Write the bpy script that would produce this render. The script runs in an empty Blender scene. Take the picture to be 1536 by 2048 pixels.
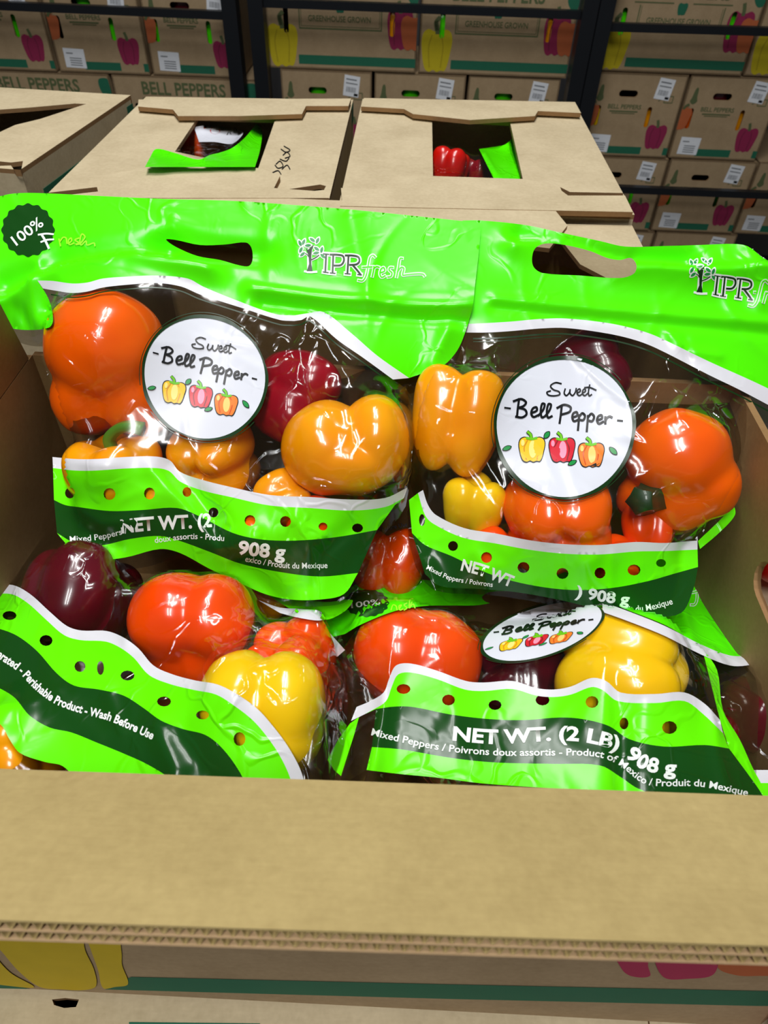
import bpy, bmesh, math, random
import numpy as np
from mathutils import Matrix, Vector, noise
from mathutils.geometry import delaunay_2d_cdt

random.seed(7)
SC = bpy.context.scene
COL = SC.collection

# ------------------------------------------------------------------ camera
F_PX, CX, CY = 1414.0, 768.0, 1024.0
CAM_H = 1.70                                   # eye height; coordinates below are relative to the eye, z up
PITCH, YAW, ROLL = math.radians(44.8), math.radians(0.8), math.radians(2.04)
FWD = np.array([-math.sin(YAW) * math.cos(PITCH), math.cos(YAW) * math.cos(PITCH), -math.sin(PITCH)])
_r = np.cross(FWD, [0, 0, 1.0]); _r /= np.linalg.norm(_r); _u = np.cross(_r, FWD)
RIGHT = math.cos(ROLL) * _r + math.sin(ROLL) * _u
UP = -math.sin(ROLL) * _r + math.cos(ROLL) * _u
cd = bpy.data.cameras.new('camera'); cam = bpy.data.objects.new('camera', cd); COL.objects.link(cam)
cd.sensor_fit = 'HORIZONTAL'; cd.sensor_width = 36.0; cd.lens = F_PX / 1536 * 36.0
cd.clip_start = 0.02; cd.clip_end = 60
cd.dof.use_dof = True; cd.dof.focus_distance = 0.60; cd.dof.aperture_fstop = 18.0
M = Matrix.Identity(4)
for i in range(3):
    M[i][0] = RIGHT[i]; M[i][1] = UP[i]; M[i][2] = -FWD[i]
M[2][3] = CAM_H
cam.matrix_world = M
SC.camera = cam

# ------------------------------------------------------------------ world, lights, exposure
w = bpy.data.worlds.new('world'); SC.world = w; w.use_nodes = True
bg = w.node_tree.nodes['Background']; bg.inputs[0].default_value = (0.95, 0.98, 1.0, 1); bg.inputs[1].default_value = 0.075
def strip(x, y, z, sx, sy, power, rot=0.0):
    l = bpy.data.lights.new('ceiling_strip_light', 'AREA'); l.shape = 'RECTANGLE'; l.size = sx; l.size_y = sy
    l.energy = power; l.color = (1.0, 0.995, 0.985)
    o = bpy.data.objects.new('ceiling_strip_light', l); COL.objects.link(o); o.location = (x, y, CAM_H + z)
    o.rotation_euler = (0, 0, rot)
for X in (-0.42, -0.02):
    for Y, P_ in ((-1.0, 34), (1.15, 27)):
        strip(X, Y, 2.35, 0.10, 1.5, P_)
SC.view_settings.view_transform = 'Standard'
SC.view_settings.look = 'None'
SC.view_settings.gamma = 1.0
SC.view_settings.use_curve_mapping = False
SC.view_settings.exposure = 0.0
SC.cycles.transparent_max_bounces = 24
SC.cycles.max_bounces = 8

# ------------------------------------------------------------------ geometry helpers
def ray(p):
    p = np.asarray(p, float).reshape(-1, 2)
    return FWD[None] + RIGHT[None] * ((p[:, :1] - CX) / F_PX) - UP[None] * ((p[:, 1:] - CY) / F_PX)
def on_z(x, y, z):
    d = ray((x, y))[0]; return d * (z / d[2])
def on_y(x, y, Y):
    d = ray((x, y))[0]; return d * (Y / d[1])
def on_x(x, y, X):
    d = ray((x, y))[0]; return d * (X / d[0])
def proj(P):
    P = np.asarray(P, float).reshape(-1, 3); z = P @ FWD
    return np.stack([CX + F_PX * (P @ RIGHT) / z, CY - F_PX * (P @ UP) / z], 1), z

SHIFT = np.array([0, 0, CAM_H])
def tag(o, label=None, cat=None, group=None, kind=None):
    if label: o['label'] = label
    if cat: o['category'] = cat
    if group: o['group'] = group
    if kind: o['kind'] = kind
    return o
def base_of(P):
    P = np.asarray(P); lo, hi = P.min(0), P.max(0)
    return np.array([(lo[0] + hi[0]) / 2, (lo[1] + hi[1]) / 2, lo[2]])
def empty(name, loc, label, cat, group=None, rz=0):
    o = bpy.data.objects.new(name, None); COL.objects.link(o)
    o.location = Vector(np.asarray(loc, float) + SHIFT); o.rotation_euler = (0, 0, rz)
    o.empty_display_size = 0.05
    return tag(o, label, cat, group)
def mesh_from(name, V, Fs, mats, fm=None, smooth=False):
    me = bpy.data.meshes.new(name)
    me.from_pydata([tuple(map(float, v)) for v in V], [], [tuple(map(int, f)) for f in Fs])
    if not isinstance(mats, (list, tuple)): mats = [mats]
    for m in mats: me.materials.append(m)
    if fm is not None: me.polygons.foreach_set('material_index', np.asarray(fm, np.int32))
    if smooth: me.polygons.foreach_set('use_smooth', np.ones(len(me.polygons), bool))
    me.update()
    return me
def obj(name, V, Fs, mats, parent=None, fm=None, smooth=False, local=False):
    """V relative to the eye (or to the parent's base when local)"""
    V = np.asarray(V, float)
    if parent is None:
        b = base_of(V)
        o = bpy.data.objects.new(name, mesh_from(name, V - b, Fs, mats, fm, smooth)); o.location = Vector(b + SHIFT)
    else:
        if not local:
            p = parent; off = np.zeros(3)
            while p is not None:
                off += np.array(p.location); p = p.parent
            V = V + SHIFT - off
        o = bpy.data.objects.new(name, mesh_from(name, V, Fs, mats, fm, smooth)); o.parent = parent
    COL.objects.link(o)
    return o
class MB:
    def __init__(s): s.V = []; s.F = []; s.m = []
    def add(s, V, Fs, m=0):
        n = len(s.V); s.V += [tuple(v) for v in V]; s.F += [tuple(i + n for i in f) for f in Fs]; s.m += [m] * len(Fs)
    def build(s, name, mats, parent=None, smooth=False, local=False):
        return obj(name, s.V, s.F, mats, parent, s.m, smooth, local)
def catmull(P, step=None, closed=False, n=8):
    P = [np.asarray(p, float) for p in P]
    if len(P) < 3: return np.array(P)
    out = []; N = len(P); rng = range(N if closed else N - 1)
    for i in rng:
        p1, p2 = P[i], P[(i + 1) % N]
        p0 = P[i - 1] if (closed or i > 0) else p1 * 2 - p2
        p3 = P[(i + 2) % N] if (closed or i + 2 < N) else p2 * 2 - p1
        # centripetal-ish: limit tangents so that uneven spacing does not overshoot
        d = np.linalg.norm(p2 - p1) + 1e-9
        m1 = (p2 - p0) / (np.linalg.norm(p2 - p1) + np.linalg.norm(p1 - p0) + 1e-9) * d
        m2 = (p3 - p1) / (np.linalg.norm(p3 - p2) + np.linalg.norm(p2 - p1) + 1e-9) * d
        k = n if step is None else max(1, int(math.ceil(d / step)))
        for j in range(k):
            t = j / k
            out.append((2*t**3 - 3*t**2 + 1) * p1 + (t**3 - 2*t**2 + t) * m1 + (-2*t**3 + 3*t**2) * p2 + (t**3 - t**2) * m2)
    if not closed: out.append(P[-1])
    return np.array(out)
def resample(P, step, closed=True):
    P = np.asarray(P, float); out = []; N = len(P)
    for i in range(N if closed else N - 1):
        a, b = P[i], P[(i + 1) % N]; k = max(1, int(math.ceil(np.linalg.norm(b - a) / step)))
        for j in range(k): out.append(a + (b - a) * j / k)
    if not closed: out.append(P[-1])
    return np.array(out)
def pip(poly, Q):
    poly = np.asarray(poly); Q = np.asarray(Q); x, y = Q[:, 0], Q[:, 1]; c = np.zeros(len(Q), bool)
    for i in range(len(poly)):
        x1, y1 = poly[i - 1]; x2, y2 = poly[i]
        if y1 == y2: continue
        m = ((y1 > y) != (y2 > y)); xi = x1 + (y - y1) * (x2 - x1) / (y2 - y1)
        c ^= m & (x < xi)
    return c
def triangulate(outer, holes=(), step=None):
    """2-D triangles of a polygon with holes, with inner grid points when step is given"""
    loops = [np.asarray(outer, float)] + [np.asarray(h, float) for h in holes]
    if step:
        loops = [resample(l, step) for l in loops]
    pts = []; edges = []
    for l in loops:
        n = len(pts); pts += [tuple(p) for p in l]; edges += [(n + i, n + (i + 1) % len(l)) for i in range(len(l))]
    if step:
        lo, hi = loops[0].min(0), loops[0].max(0); B = np.array(pts)
        gy = np.arange(lo[1] + step * .5, hi[1], step * .87); G = []
        for r, yy in enumerate(gy):
            xs = np.arange(lo[0] + step * (.5 if r % 2 else 1.0), hi[0], step); G.append(np.stack([xs, np.full_like(xs, yy)], 1))
        if G:
            G = np.concatenate(G); k = pip(loops[0], G)
            for h in loops[1:]: k &= ~pip(h, G)
            G = G[k]
            keep = np.ones(len(G), bool)
            for s in range(0, len(G), 2000):
                d = ((G[s:s+2000, None] - B[None]) ** 2).sum(2).min(1); keep[s:s+2000] = d > (step * .55) ** 2
            pts += [tuple(p) for p in G[keep]]
    r = delaunay_2d_cdt([Vector(p) for p in pts], edges, [], 0, 1e-7)
    V = np.array([tuple(v) for v in r[0]]); T = np.array([tuple(f) for f in r[2]], int)
    c = V[T].mean(1); k = pip(loops[0], c)
    for h in loops[1:]: k &= ~pip(h, c)
    T = T[k]
    a, b, d = V[T[:, 0]], V[T[:, 1]], V[T[:, 2]]
    cr = (b[:, 0]-a[:, 0])*(d[:, 1]-a[:, 1]) - (b[:, 1]-a[:, 1])*(d[:, 0]-a[:, 0])
    T = np.where((cr < 0)[:, None], T[:, [0, 2, 1]], T)
    return V, T, loops
def plate(mb, outer, holes, th, O, U, W, m=0, m_edge=None, bulge=None):
    """a flat board: polygon in (u, w) on the frame O, U, W; front face at O, thickness goes to -normal"""
    O, U, W = (np.asarray(a, float) for a in (O, U, W)); N = np.cross(U, W); N /= np.linalg.norm(N)
    V2, T, loops = triangulate(outer, holes)
    A = O + V2[:, :1] * U + V2[:, 1:] * W
    n = len(A); mb.add(np.concatenate([A, A - N * th]), [tuple(t) for t in T] + [(t[0] + n, t[2] + n, t[1] + n) for t in T], m)
    for l in loops:
        P = O + l[:, :1] * U + l[:, 1:] * W; k = len(P)
        mb.add(np.concatenate([P, P - N * th]), [(i, (i + 1) % k, (i + 1) % k + k, i + k) for i in range(k)], m if m_edge is None else m_edge)
def rect(x0, y0, x1, y1): return [(x0, y0), (x1, y0), (x1, y1), (x0, y1)]
def capsule(cx, cy, w, h, n=8):
    r = min(w, h) / 2; P = []
    if w >= h:
        for i in range(n + 1): a = -math.pi/2 + math.pi*i/n; P.append((cx + w/2 - r + r*math.cos(a), cy + r*math.sin(a)))
        for i in range(n + 1): a = math.pi/2 + math.pi*i/n; P.append((cx - w/2 + r + r*math.cos(a), cy + r*math.sin(a)))
    else:
        for i in range(n + 1): a = math.pi*i/n; P.append((cx + r*math.cos(a), cy + h/2 - r + r*math.sin(a)))
        for i in range(n + 1): a = math.pi + math.pi*i/n; P.append((cx + r*math.cos(a), cy - h/2 + r + r*math.sin(a)))
    return P
def ellipse(cx, cy, rx, ry, n=20, rot=0):
    c, s = math.cos(rot), math.sin(rot)
    return [(cx + rx*math.cos(t)*c - ry*math.sin(t)*s, cy + rx*math.cos(t)*s + ry*math.sin(t)*c) for t in (2*math.pi*i/n for i in range(n))]
def box8(mb, x0, y0, z0, x1, y1, z1, m=0):
    V = [(x0,y0,z0),(x1,y0,z0),(x1,y1,z0),(x0,y1,z0),(x0,y0,z1),(x1,y0,z1),(x1,y1,z1),(x0,y1,z1)]
    mb.add(V, [(3,2,1,0),(4,5,6,7),(0,1,5,4),(1,2,6,5),(2,3,7,6),(3,0,4,7)], m)

# ------------------------------------------------------------------ 2-D artwork (ribbons, glyphs)
def ribbon(P, wd, smooth=True, taper=False, n=6):
    P = catmull(P, n=n) if smooth and len(P) > 2 else np.asarray(P, float)
    d = np.gradient(P, axis=0); d /= np.linalg.norm(d, axis=1)[:, None] + 1e-9
    N = np.stack([-d[:, 1], d[:, 0]], 1)
    k = len(P); ww = np.full(k, wd / 2.0)
    if taper: ww = wd / 2 * (0.45 + 0.55 * np.sin(np.linspace(0.25, math.pi - .25, k)))
    e0 = P[0] - d[0] * ww[0] * .6; e1 = P[-1] + d[-1] * ww[-1] * .6; P = P.copy(); P[0] = e0; P[-1] = e1
    A = P + N * ww[:, None]; B = P - N * ww[:, None]
    return np.concatenate([A, B]), [(i, i + k, i + 1 + k, i + 1) for i in range(k - 1)]
class Art:
    """flat print: layers of 2-D faces, each with a material slot and a height step"""
    def __init__(s): s.V = []; s.F = []; s.m = []; s.z = []
    def put(s, V, Fs, m=0, z=0):
        n = len(s.V); s.V += [tuple(v[:2]) for v in V]; s.z += [z] * len(V); s.F += [tuple(int(i) + n for i in f) for f in Fs]; s.m += [m] * len(Fs)
    def poly(s, P, m=0, z=0, step=None, holes=()):
        V, T, _ = triangulate(P, holes, step); s.put(V, T, m, z)
    def line(s, P, wd, m=0, z=0, **k):
        V, Fs = ribbon(P, wd, **k); s.put(V, Fs, m, z)
_fc = {}
def glyphs(txt, bold=0.0):
    k = (txt, bold)
    if k in _fc: return _fc[k]
    cu = bpy.data.curves.new('t', 'FONT'); cu.body = txt; cu.size = 1; cu.resolution_u = 3; cu.offset = bold
    o = bpy.data.objects.new('t', cu); COL.objects.link(o)
    dg = bpy.context.evaluated_depsgraph_get(); dg.update()
    me = o.evaluated_get(dg).to_mesh()
    V = np.array([v.co[:2] for v in me.vertices]); Fs = [tuple(p.vertices) for p in me.polygons]
    o.evaluated_get(dg).to_mesh_clear(); bpy.data.objects.remove(o); bpy.data.curves.remove(cu)
    _fc[k] = (V, Fs); return V, Fs
def text_on_path(art, txt, path, cap, m=0, z=0, bold=0.0, fit=True, down=True):
    """text laid along a path; path in px (y down) or in units (y up)"""
    V, Fs = glyphs(txt, bold); P = catmull(path, n=10); seg = np.linalg.norm(np.diff(P, axis=0), axis=1); S = np.concatenate([[0], np.cumsum(seg)])
    x0, x1 = V[:, 0].min(), V[:, 0].max(); sy = cap / 0.72
    sx = S[-1] / (x1 - x0) if fit else sy
    s = np.clip((V[:, 0] - x0) * sx, 0, S[-1])
    X = np.stack([np.interp(s, S, P[:, 0]), np.interp(s, S, P[:, 1])], 1)
    d = np.stack([np.interp(s + 1e-3*S[-1], S, P[:, 0]) - np.interp(s - 1e-3*S[-1], S, P[:, 0]), np.interp(s + 1e-3*S[-1], S, P[:, 1]) - np.interp(s - 1e-3*S[-1], S, P[:, 1])], 1)
    d /= np.linalg.norm(d, axis=1)[:, None] + 1e-12
    nrm = np.stack([d[:, 1], -d[:, 0]], 1) if down else np.stack([-d[:, 1], d[:, 0]], 1)
    art.put(X + nrm * (V[:, 1:] * sy), Fs, m, z)

# ------------------------------------------------------------------ materials
def srgb(r, g, b):
    f = lambda c: (c/255/12.92) if c/255 <= .04045 else ((c/255 + .055)/1.055)**2.4
    return (f(r), f(g), f(b), 1)
def mat(name):
    m = bpy.data.materials.new(name); m.use_nodes = True; nt = m.node_tree
    return m, nt, nt.nodes['Principled BSDF']
def N(nt, t, **k):
    n = nt.nodes.new(t)
    for a, v in k.items(): setattr(n, a, v)
    return n
def plain(name, rgb, rough=.5, metal=0, spec=.5):
    m, nt, b = mat(name); b.inputs['Base Color'].default_value = srgb(*rgb); b.inputs['Roughness'].default_value = rough
    b.inputs['Metallic'].default_value = metal; b.inputs['Specular IOR Level'].default_value = spec
    no = N(nt, 'ShaderNodeTexNoise'); no.inputs['Scale'].default_value = 60; no.inputs['Detail'].default_value = 3
    hs = N(nt, 'ShaderNodeHueSaturation'); mr = N(nt, 'ShaderNodeMapRange'); mr.inputs[3].default_value = .93; mr.inputs[4].default_value = 1.07
    tc = N(nt, 'ShaderNodeTexCoord'); nt.links.new(tc.outputs['Object'], no.inputs['Vector'])
    nt.links.new(no.outputs[0], mr.inputs[0]); nt.links.new(mr.outputs[0], hs.inputs['Value']); hs.inputs['Color'].default_value = srgb(*rgb)
    nt.links.new(hs.outputs[0], b.inputs['Base Color'])
    return m
def kraft(name, rgb, streak=1.0):
    m, nt, b = mat(name); L = nt.links.new
    tc = N(nt, 'ShaderNodeTexCoord')
    n1 = N(nt, 'ShaderNodeTexNoise'); n1.inputs['Scale'].default_value = 14; n1.inputs['Detail'].default_value = 6; n1.inputs['Roughness'].default_value = .65
    mp = N(nt, 'ShaderNodeMapping'); mp.inputs['Scale'].default_value = (60, 420, 420)
    n2 = N(nt, 'ShaderNodeTexNoise'); n2.inputs['Scale'].default_value = 1; n2.inputs['Detail'].default_value = 3
    L(tc.outputs['Object'], n1.inputs['Vector']); L(tc.outputs['Object'], mp.inputs[0]); L(mp.outputs[0], n2.inputs['Vector'])
    n3 = N(nt, 'ShaderNodeTexNoise'); n3.inputs['Scale'].default_value = 220; n3.inputs['Detail'].default_value = 2; L(tc.outputs['Object'], n3.inputs['Vector'])
    cr = N(nt, 'ShaderNodeValToRGB'); c = srgb(*rgb)
    cr.color_ramp.elements[0].position = .3; cr.color_ramp.elements[0].color = (c[0]*.80, c[1]*.77, c[2]*.72, 1)
    cr.color_ramp.elements[1].position = .7; cr.color_ramp.elements[1].color = (min(1, c[0]*1.12), c[1]*1.12, c[2]*1.12, 1)
    a = N(nt, 'ShaderNodeMix', data_type='FLOAT'); a.inputs[0].default_value = .2
    L(n1.outputs[0], a.inputs[2]); L(n2.outputs[0], a.inputs[3])
    a2 = N(nt, 'ShaderNodeMix', data_type='FLOAT'); a2.inputs[0].default_value = .25; L(a.outputs[0], a2.inputs[2]); L(n3.outputs[0], a2.inputs[3])
    L(a2.outputs[0], cr.inputs[0]); L(cr.outputs[0], b.inputs['Base Color'])
    b.inputs['Roughness'].default_value = .85; b.inputs['Specular IOR Level'].default_value = .25
    bu = N(nt, 'ShaderNodeBump'); bu.inputs['Strength'].default_value = .25; bu.inputs['Distance'].default_value = .0006
    L(a2.outputs[0], bu.inputs['Height']); L(bu.outputs[0], b.inputs['Normal'])
    return m
def wrinkle(nt, strength, dist, s1=20.0, s2=40.0, nw_w=.3, band=.09):
    """crumpled film relief: crease network plus soft waves"""
    L = nt.links.new; tc = N(nt, 'ShaderNodeTexCoord')
    nw = N(nt, 'ShaderNodeTexNoise'); nw.inputs['Scale'].default_value = 9; nw.inputs['Detail'].default_value = 3
    L(tc.outputs['Object'], nw.inputs['Vector'])
    mx = N(nt, 'ShaderNodeMix', data_type='RGBA', blend_type='LINEAR_LIGHT'); mx.inputs[0].default_value = .12
    L(tc.outputs['Object'], mx.inputs[6]); L(nw.outputs[1], mx.inputs[7])
    v = N(nt, 'ShaderNodeTexVoronoi', feature='DISTANCE_TO_EDGE'); v.inputs['Scale'].default_value = s1; L(mx.outputs[2], v.inputs['Vector'])
    mr = N(nt, 'ShaderNodeMapRange'); mr.inputs[1].default_value = 0; mr.inputs[2].default_value = band; mr.inputs[3].default_value = 1; mr.inputs[4].default_value = 0
    mr.interpolation_type = 'SMOOTHSTEP'; L(v.outputs['Distance'], mr.inputs[0])
    gate = N(nt, 'ShaderNodeMapRange'); gate.inputs[1].default_value = .45; gate.inputs[2].default_value = .65; L(nw.outputs[0], gate.inputs[0])
    mu = N(nt, 'ShaderNodeMath', operation='MULTIPLY'); L(mr.outputs[0], mu.inputs[0]); L(gate.outputs[0], mu.inputs[1])
    n2 = N(nt, 'ShaderNodeTexNoise'); n2.inputs['Scale'].default_value = s2; n2.inputs['Detail'].default_value = 2; n2.inputs['Distortion'].default_value = .8; L(tc.outputs['Object'], n2.inputs['Vector'])
    ad = N(nt, 'ShaderNodeMath', operation='MULTIPLY_ADD'); ad.inputs[1].default_value = nw_w; L(n2.outputs[0], ad.inputs[0]); L(mu.outputs[0], ad.inputs[2])
    bu = N(nt, 'ShaderNodeBump'); bu.inputs['Strength'].default_value = strength; bu.inputs['Distance'].default_value = dist; L(ad.outputs[0], bu.inputs['Height'])
    return bu
def film(name, rgb, rough=.22, strength=.6, dist=.0016, sat=None, trans=0.0):
    m, nt, b = mat(name); c = srgb(*rgb)
    b.inputs['Base Color'].default_value = c; b.inputs['Roughness'].default_value = rough; b.inputs['Specular IOR Level'].default_value = .36
    bu = wrinkle(nt, strength, dist); nt.links.new(bu.outputs[0], b.inputs['Normal'])
    if trans:
        tr = N(nt, 'ShaderNodeBsdfTranslucent'); tr.inputs[0].default_value = c; mx = N(nt, 'ShaderNodeMixShader'); mx.inputs[0].default_value = trans
        out = nt.nodes['Material Output']; nt.links.new(b.outputs[0], mx.inputs[1]); nt.links.new(tr.outputs[0], mx.inputs[2]); nt.links.new(mx.outputs[0], out.inputs[0])
    return m
def clear_film(name, tint=(.985, .99, .985), strength=.8, dist=.0021, s1=20, s2=34, fac=1.0):
    m, nt, b = mat(name); nt.nodes.remove(b); L = nt.links.new; out = nt.nodes['Material Output']
    t = N(nt, 'ShaderNodeBsdfTransparent'); t.inputs[0].default_value = (*tint, 1)
    g = N(nt, 'ShaderNodeBsdfGlossy'); g.inputs['Roughness'].default_value = .10; g.inputs['Color'].default_value = (1, 1, 1, 1)
    bu = wrinkle(nt, strength, dist, s1, s2); L(bu.outputs[0], g.inputs['Normal'])
    fr = N(nt, 'ShaderNodeFresnel'); fr.inputs[0].default_value = 1.45
    ml = N(nt, 'ShaderNodeMath', operation='MULTIPLY'); ml.inputs[1].default_value = fac; L(fr.outputs[0], ml.inputs[0])
    mu = N(nt, 'ShaderNodeMath', operation='MINIMUM'); mu.inputs[1].default_value = .20; L(ml.outputs[0], mu.inputs[0])
    mx = N(nt, 'ShaderNodeMixShader'); L(mu.outputs[0], mx.inputs[0]); L(t.outputs[0], mx.inputs[1]); L(g.outputs[0], mx.inputs[2]); L(mx.outputs[0], out.inputs[0])
    return m
def pepper_mat(name, rgb, rgb2, rough=.22):
    m, nt, b = mat(name); L = nt.links.new; tc = N(nt, 'ShaderNodeTexCoord')
    n = N(nt, 'ShaderNodeTexNoise'); n.inputs['Scale'].default_value = 14; n.inputs['Detail'].default_value = 3; L(tc.outputs['Object'], n.inputs['Vector'])
    cr = N(nt, 'ShaderNodeValToRGB'); cr.color_ramp.elements[0].position = .32; cr.color_ramp.elements[0].color = srgb(*rgb2); cr.color_ramp.elements[1].position = .68; cr.color_ramp.elements[1].color = srgb(*rgb)
    L(n.outputs[0], cr.inputs[0]); L(cr.outputs[0], b.inputs['Base Color'])
    b.inputs['Roughness'].default_value = rough; b.inputs['Coat Weight'].default_value = .35; b.inputs['Coat Roughness'].default_value = .06
    bu = N(nt, 'ShaderNodeBump'); bu.inputs['Strength'].default_value = .12; bu.inputs['Distance'].default_value = .002
    n2 = N(nt, 'ShaderNodeTexNoise'); n2.inputs['Scale'].default_value = 38; L(tc.outputs['Object'], n2.inputs['Vector']); L(n2.outputs[0], bu.inputs['Height']); L(bu.outputs[0], b.inputs['Normal'])
    return m
K_MAT = kraft('kraft_board', (204, 188, 155))
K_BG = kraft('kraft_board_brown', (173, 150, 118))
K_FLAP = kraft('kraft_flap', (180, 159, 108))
K_EDGE = kraft('kraft_cut_edge', (150, 116, 78))
K_CUT = kraft('kraft_flutes', (190, 160, 122))
K_IN = kraft('kraft_inside', (146, 118, 78))  # liner board toned darker than the flap, interior shade put into the colour
G_FILM = film('green_print_film', (84, 252, 2), .24, .55, .0014)
G_BAND = film('green_band_film', (104, 250, 6), .24, .55, .0014)
D_FILM = film('dark_green_film', (20, 72, 20), .20, .35, .0010)
W_FILM = film('white_print_film', (224, 224, 232), .3, .4, .001)
LABEL_M = film('white_label_film', (222, 225, 236), .3, .35, .001)
CLEAR = clear_film('clear_window_film', fac=1.25)
CLEAR_B = clear_film('clear_back_film', (.60, .58, .54), .5, .001, fac=.5)
INK = plain('black_print', (12, 14, 18), .35)
DK_INK = plain('dark_green_print', (16, 52, 16), .3)
WHITE_INK = plain('white_print', (238, 244, 240), .35)
LIME_INK = plain('lime_print', (170, 255, 40), .35)
P_OR = pepper_mat('orange_pepper_skin', (255, 112, 0), (255, 96, 0))
P_OR2 = pepper_mat('deep_orange_pepper_skin', (255, 88, 4), (248, 68, 0))
P_AM = pepper_mat('amber_pepper_skin', (255, 178, 8), (255, 152, 2))
P_YE = pepper_mat('yellow_pepper_skin', (255, 216, 18), (252, 198, 6))
P_RED = pepper_mat('red_pepper_skin', (166, 8, 32), (130, 3, 22))
P_MA = pepper_mat('maroon_pepper_skin', (112, 10, 30), (80, 6, 24))
P_BR = pepper_mat('bright_red_pepper_skin', (232, 24, 8), (214, 12, 6))
STEM_M = pepper_mat('pepper_stem_skin', (92, 150, 34), (58, 110, 24), .45)
STEM_D = pepper_mat('dark_pepper_stem_skin', (34, 70, 26), (20, 48, 18), .5)
PR_GREEN = plain('box_green_print', (24, 104, 76), .7)
PR_OLIVE = plain('box_olive_print', (88, 100, 62), .8)
PR_YEL = plain('box_yellow_print', (200, 182, 18), .8)
PR_YEL2 = plain('box_yellow_shade_print', (172, 154, 12), .8)
PR_MAG = plain('box_magenta_print', (146, 30, 76), .8)
PR_MAG2 = plain('box_magenta_shade_print', (116, 22, 60), .8)
PR_ORA = plain('box_orange_print', (186, 96, 52), .8)
PR_FYEL = plain('front_box_yellow_print', (206, 178, 22), .7)
PR_FMAG = plain('front_box_magenta_print', (176, 40, 84), .7)
STICK = plain('white_sticker_paper', (236, 240, 246), .5)
STICK_INK = plain('sticker_grey_print', (120, 124, 130), .6)
STEEL = plain('black_painted_steel', (20, 24, 30), .45, .2)
CONC = plain('polished_concrete', (120, 116, 110), .4)
WALLP = plain('warehouse_wall_paint', (70, 70, 72), .8)
PLAT = plain('dark_stained_board', (60, 52, 44), .8)

# ------------------------------------------------------------------ setting
mb = MB(); plate(mb, rect(-6, -4, 6, 5), [], .05, (0, 0, -CAM_H), (1, 0, 0), (0, 1, 0))
tag(mb.build('floor', [CONC]), 'grey polished concrete store floor', None, None, 'structure')
mb = MB(); plate(mb, rect(-6, 0, 6, 4.4), [], .08, (0, 4.3, -CAM_H), (1, 0, 0), (0, 0, 1))
tag(mb.build('wall_back', [WALLP]), 'dark warehouse wall behind the racks', None, None, 'structure')

# ------------------------------------------------------------------ cardboard boxes in front
def px_poly(P, z): return [tuple(on_z(x, y, z)[:2]) for x, y in P]
TH = .006
# stand that carries the stacks
mb = MB(); box8(mb, -1.2, .62, -CAM_H + .001, .75, 1.46, -.664); box8(mb, -1.2, .0, -CAM_H + .001, .75, .62, -.97)
tag(mb.build('display_stand', [PLAT]), 'dark stepped stand that carries the stacked pepper boxes', 'stand')

# the open box that holds the bags
FX0, FX1, FY1, FZ0 = -.325, .299, .532, -.655
front_box = empty('cardboard_box', (0, .33, FZ0), 'open kraft box in front, holding the bagged bell peppers', 'box')
mb = MB()
slot = capsule(.335, -.428, .10, .034)
plate(mb, rect(.15, FZ0, FY1, -.352), [slot], TH, (FX0, 0, 0), (0, 1, 0), (0, 0, 1), 0, 1)
plate(mb, [(-x, y) for x, y in rect(.15, FZ0, FY1, -.352)][::-1], [[(-x, y) for x, y in capsule(.338, -.428, .10, .034)]], TH, (FX1, 0, 0), (0, -1, 0), (0, 0, 1), 0, 1)
plate(mb, rect(FX0, FZ0, FX1, -.352), [], TH, (0, FY1, 0), (1, 0, 0), (0, 0, 1), 0, 1)
plate(mb, rect(FX0, .13, FX1, FY1), [], TH, (0, 0, FZ0 + TH), (1, 0, 0), (0, 1, 0), 0, 1)
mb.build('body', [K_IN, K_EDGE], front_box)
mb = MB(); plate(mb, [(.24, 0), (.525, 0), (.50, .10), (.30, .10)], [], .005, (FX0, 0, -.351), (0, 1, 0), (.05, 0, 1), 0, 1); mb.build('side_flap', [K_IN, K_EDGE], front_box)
FO = np.array([FX0, .118, FZ0]); FU = np.array([FX1 - FX0, .0, 0.0]); FW = np.array([0, .030, -.346 - FZ0])
FN = np.cross(FU, FW); FN /= np.linalg.norm(FN)
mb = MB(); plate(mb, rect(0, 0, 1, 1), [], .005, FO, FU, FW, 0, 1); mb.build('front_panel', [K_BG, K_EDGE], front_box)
def on_face(P, off=.0004):
    d = ray(P); O = FO + FN * off; t = (O @ FN) / (d @ FN); return d * t[:, None]
def face_print(name, polys, m, off=.0005):
    b = MB()
    for P in polys:
        V, T, _ = triangulate(P); X = on_face(V, off); b.add(X, [tuple(t[::-1]) for t in T])
    return b.build(name, [m], front_box)
face_print('green_stripe_print', [[(262, 1954), (900, 1969), (1560, 1983), (1560, 2012), (1515, 2012), (900, 1998), (210, 1979)], [(-80, 1946), (60, 1978), (-80, 1975)]], PR_GREEN)
face_print('yellow_pepper_print', [
    catmull([(-60, 1850), (-20, 1900), (20, 1945), (68, 1974), (20, 1972), (-40, 1962), (-90, 1940), (-90, 1860)], closed=True),
    catmull([(-40, 1850), (60, 1850), (158, 1850), (170, 1900), (188, 1940), (192, 1972), (170, 1980), (125, 1979), (80, 1974), (40, 1945), (5, 1905)], closed=True),
    catmull([(166, 1850), (232, 1860), (243, 1905), (244, 1930), (256, 1968), (230, 1974), (206, 1976), (196, 1940), (180, 1895)], closed=True)], PR_FYEL, .0009)
face_print('magenta_pepper_print', [
    catmull([(1225, 1890), (1245, 1940), (1265, 1953), (1300, 1952), (1296, 1930), (1300, 1890)], closed=True),
    catmull([(1308, 1890), (1312, 1930), (1330, 1956), (1370, 1958), (1428, 1948), (1432, 1900)], closed=True)], PR_FMAG, .0009)
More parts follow.
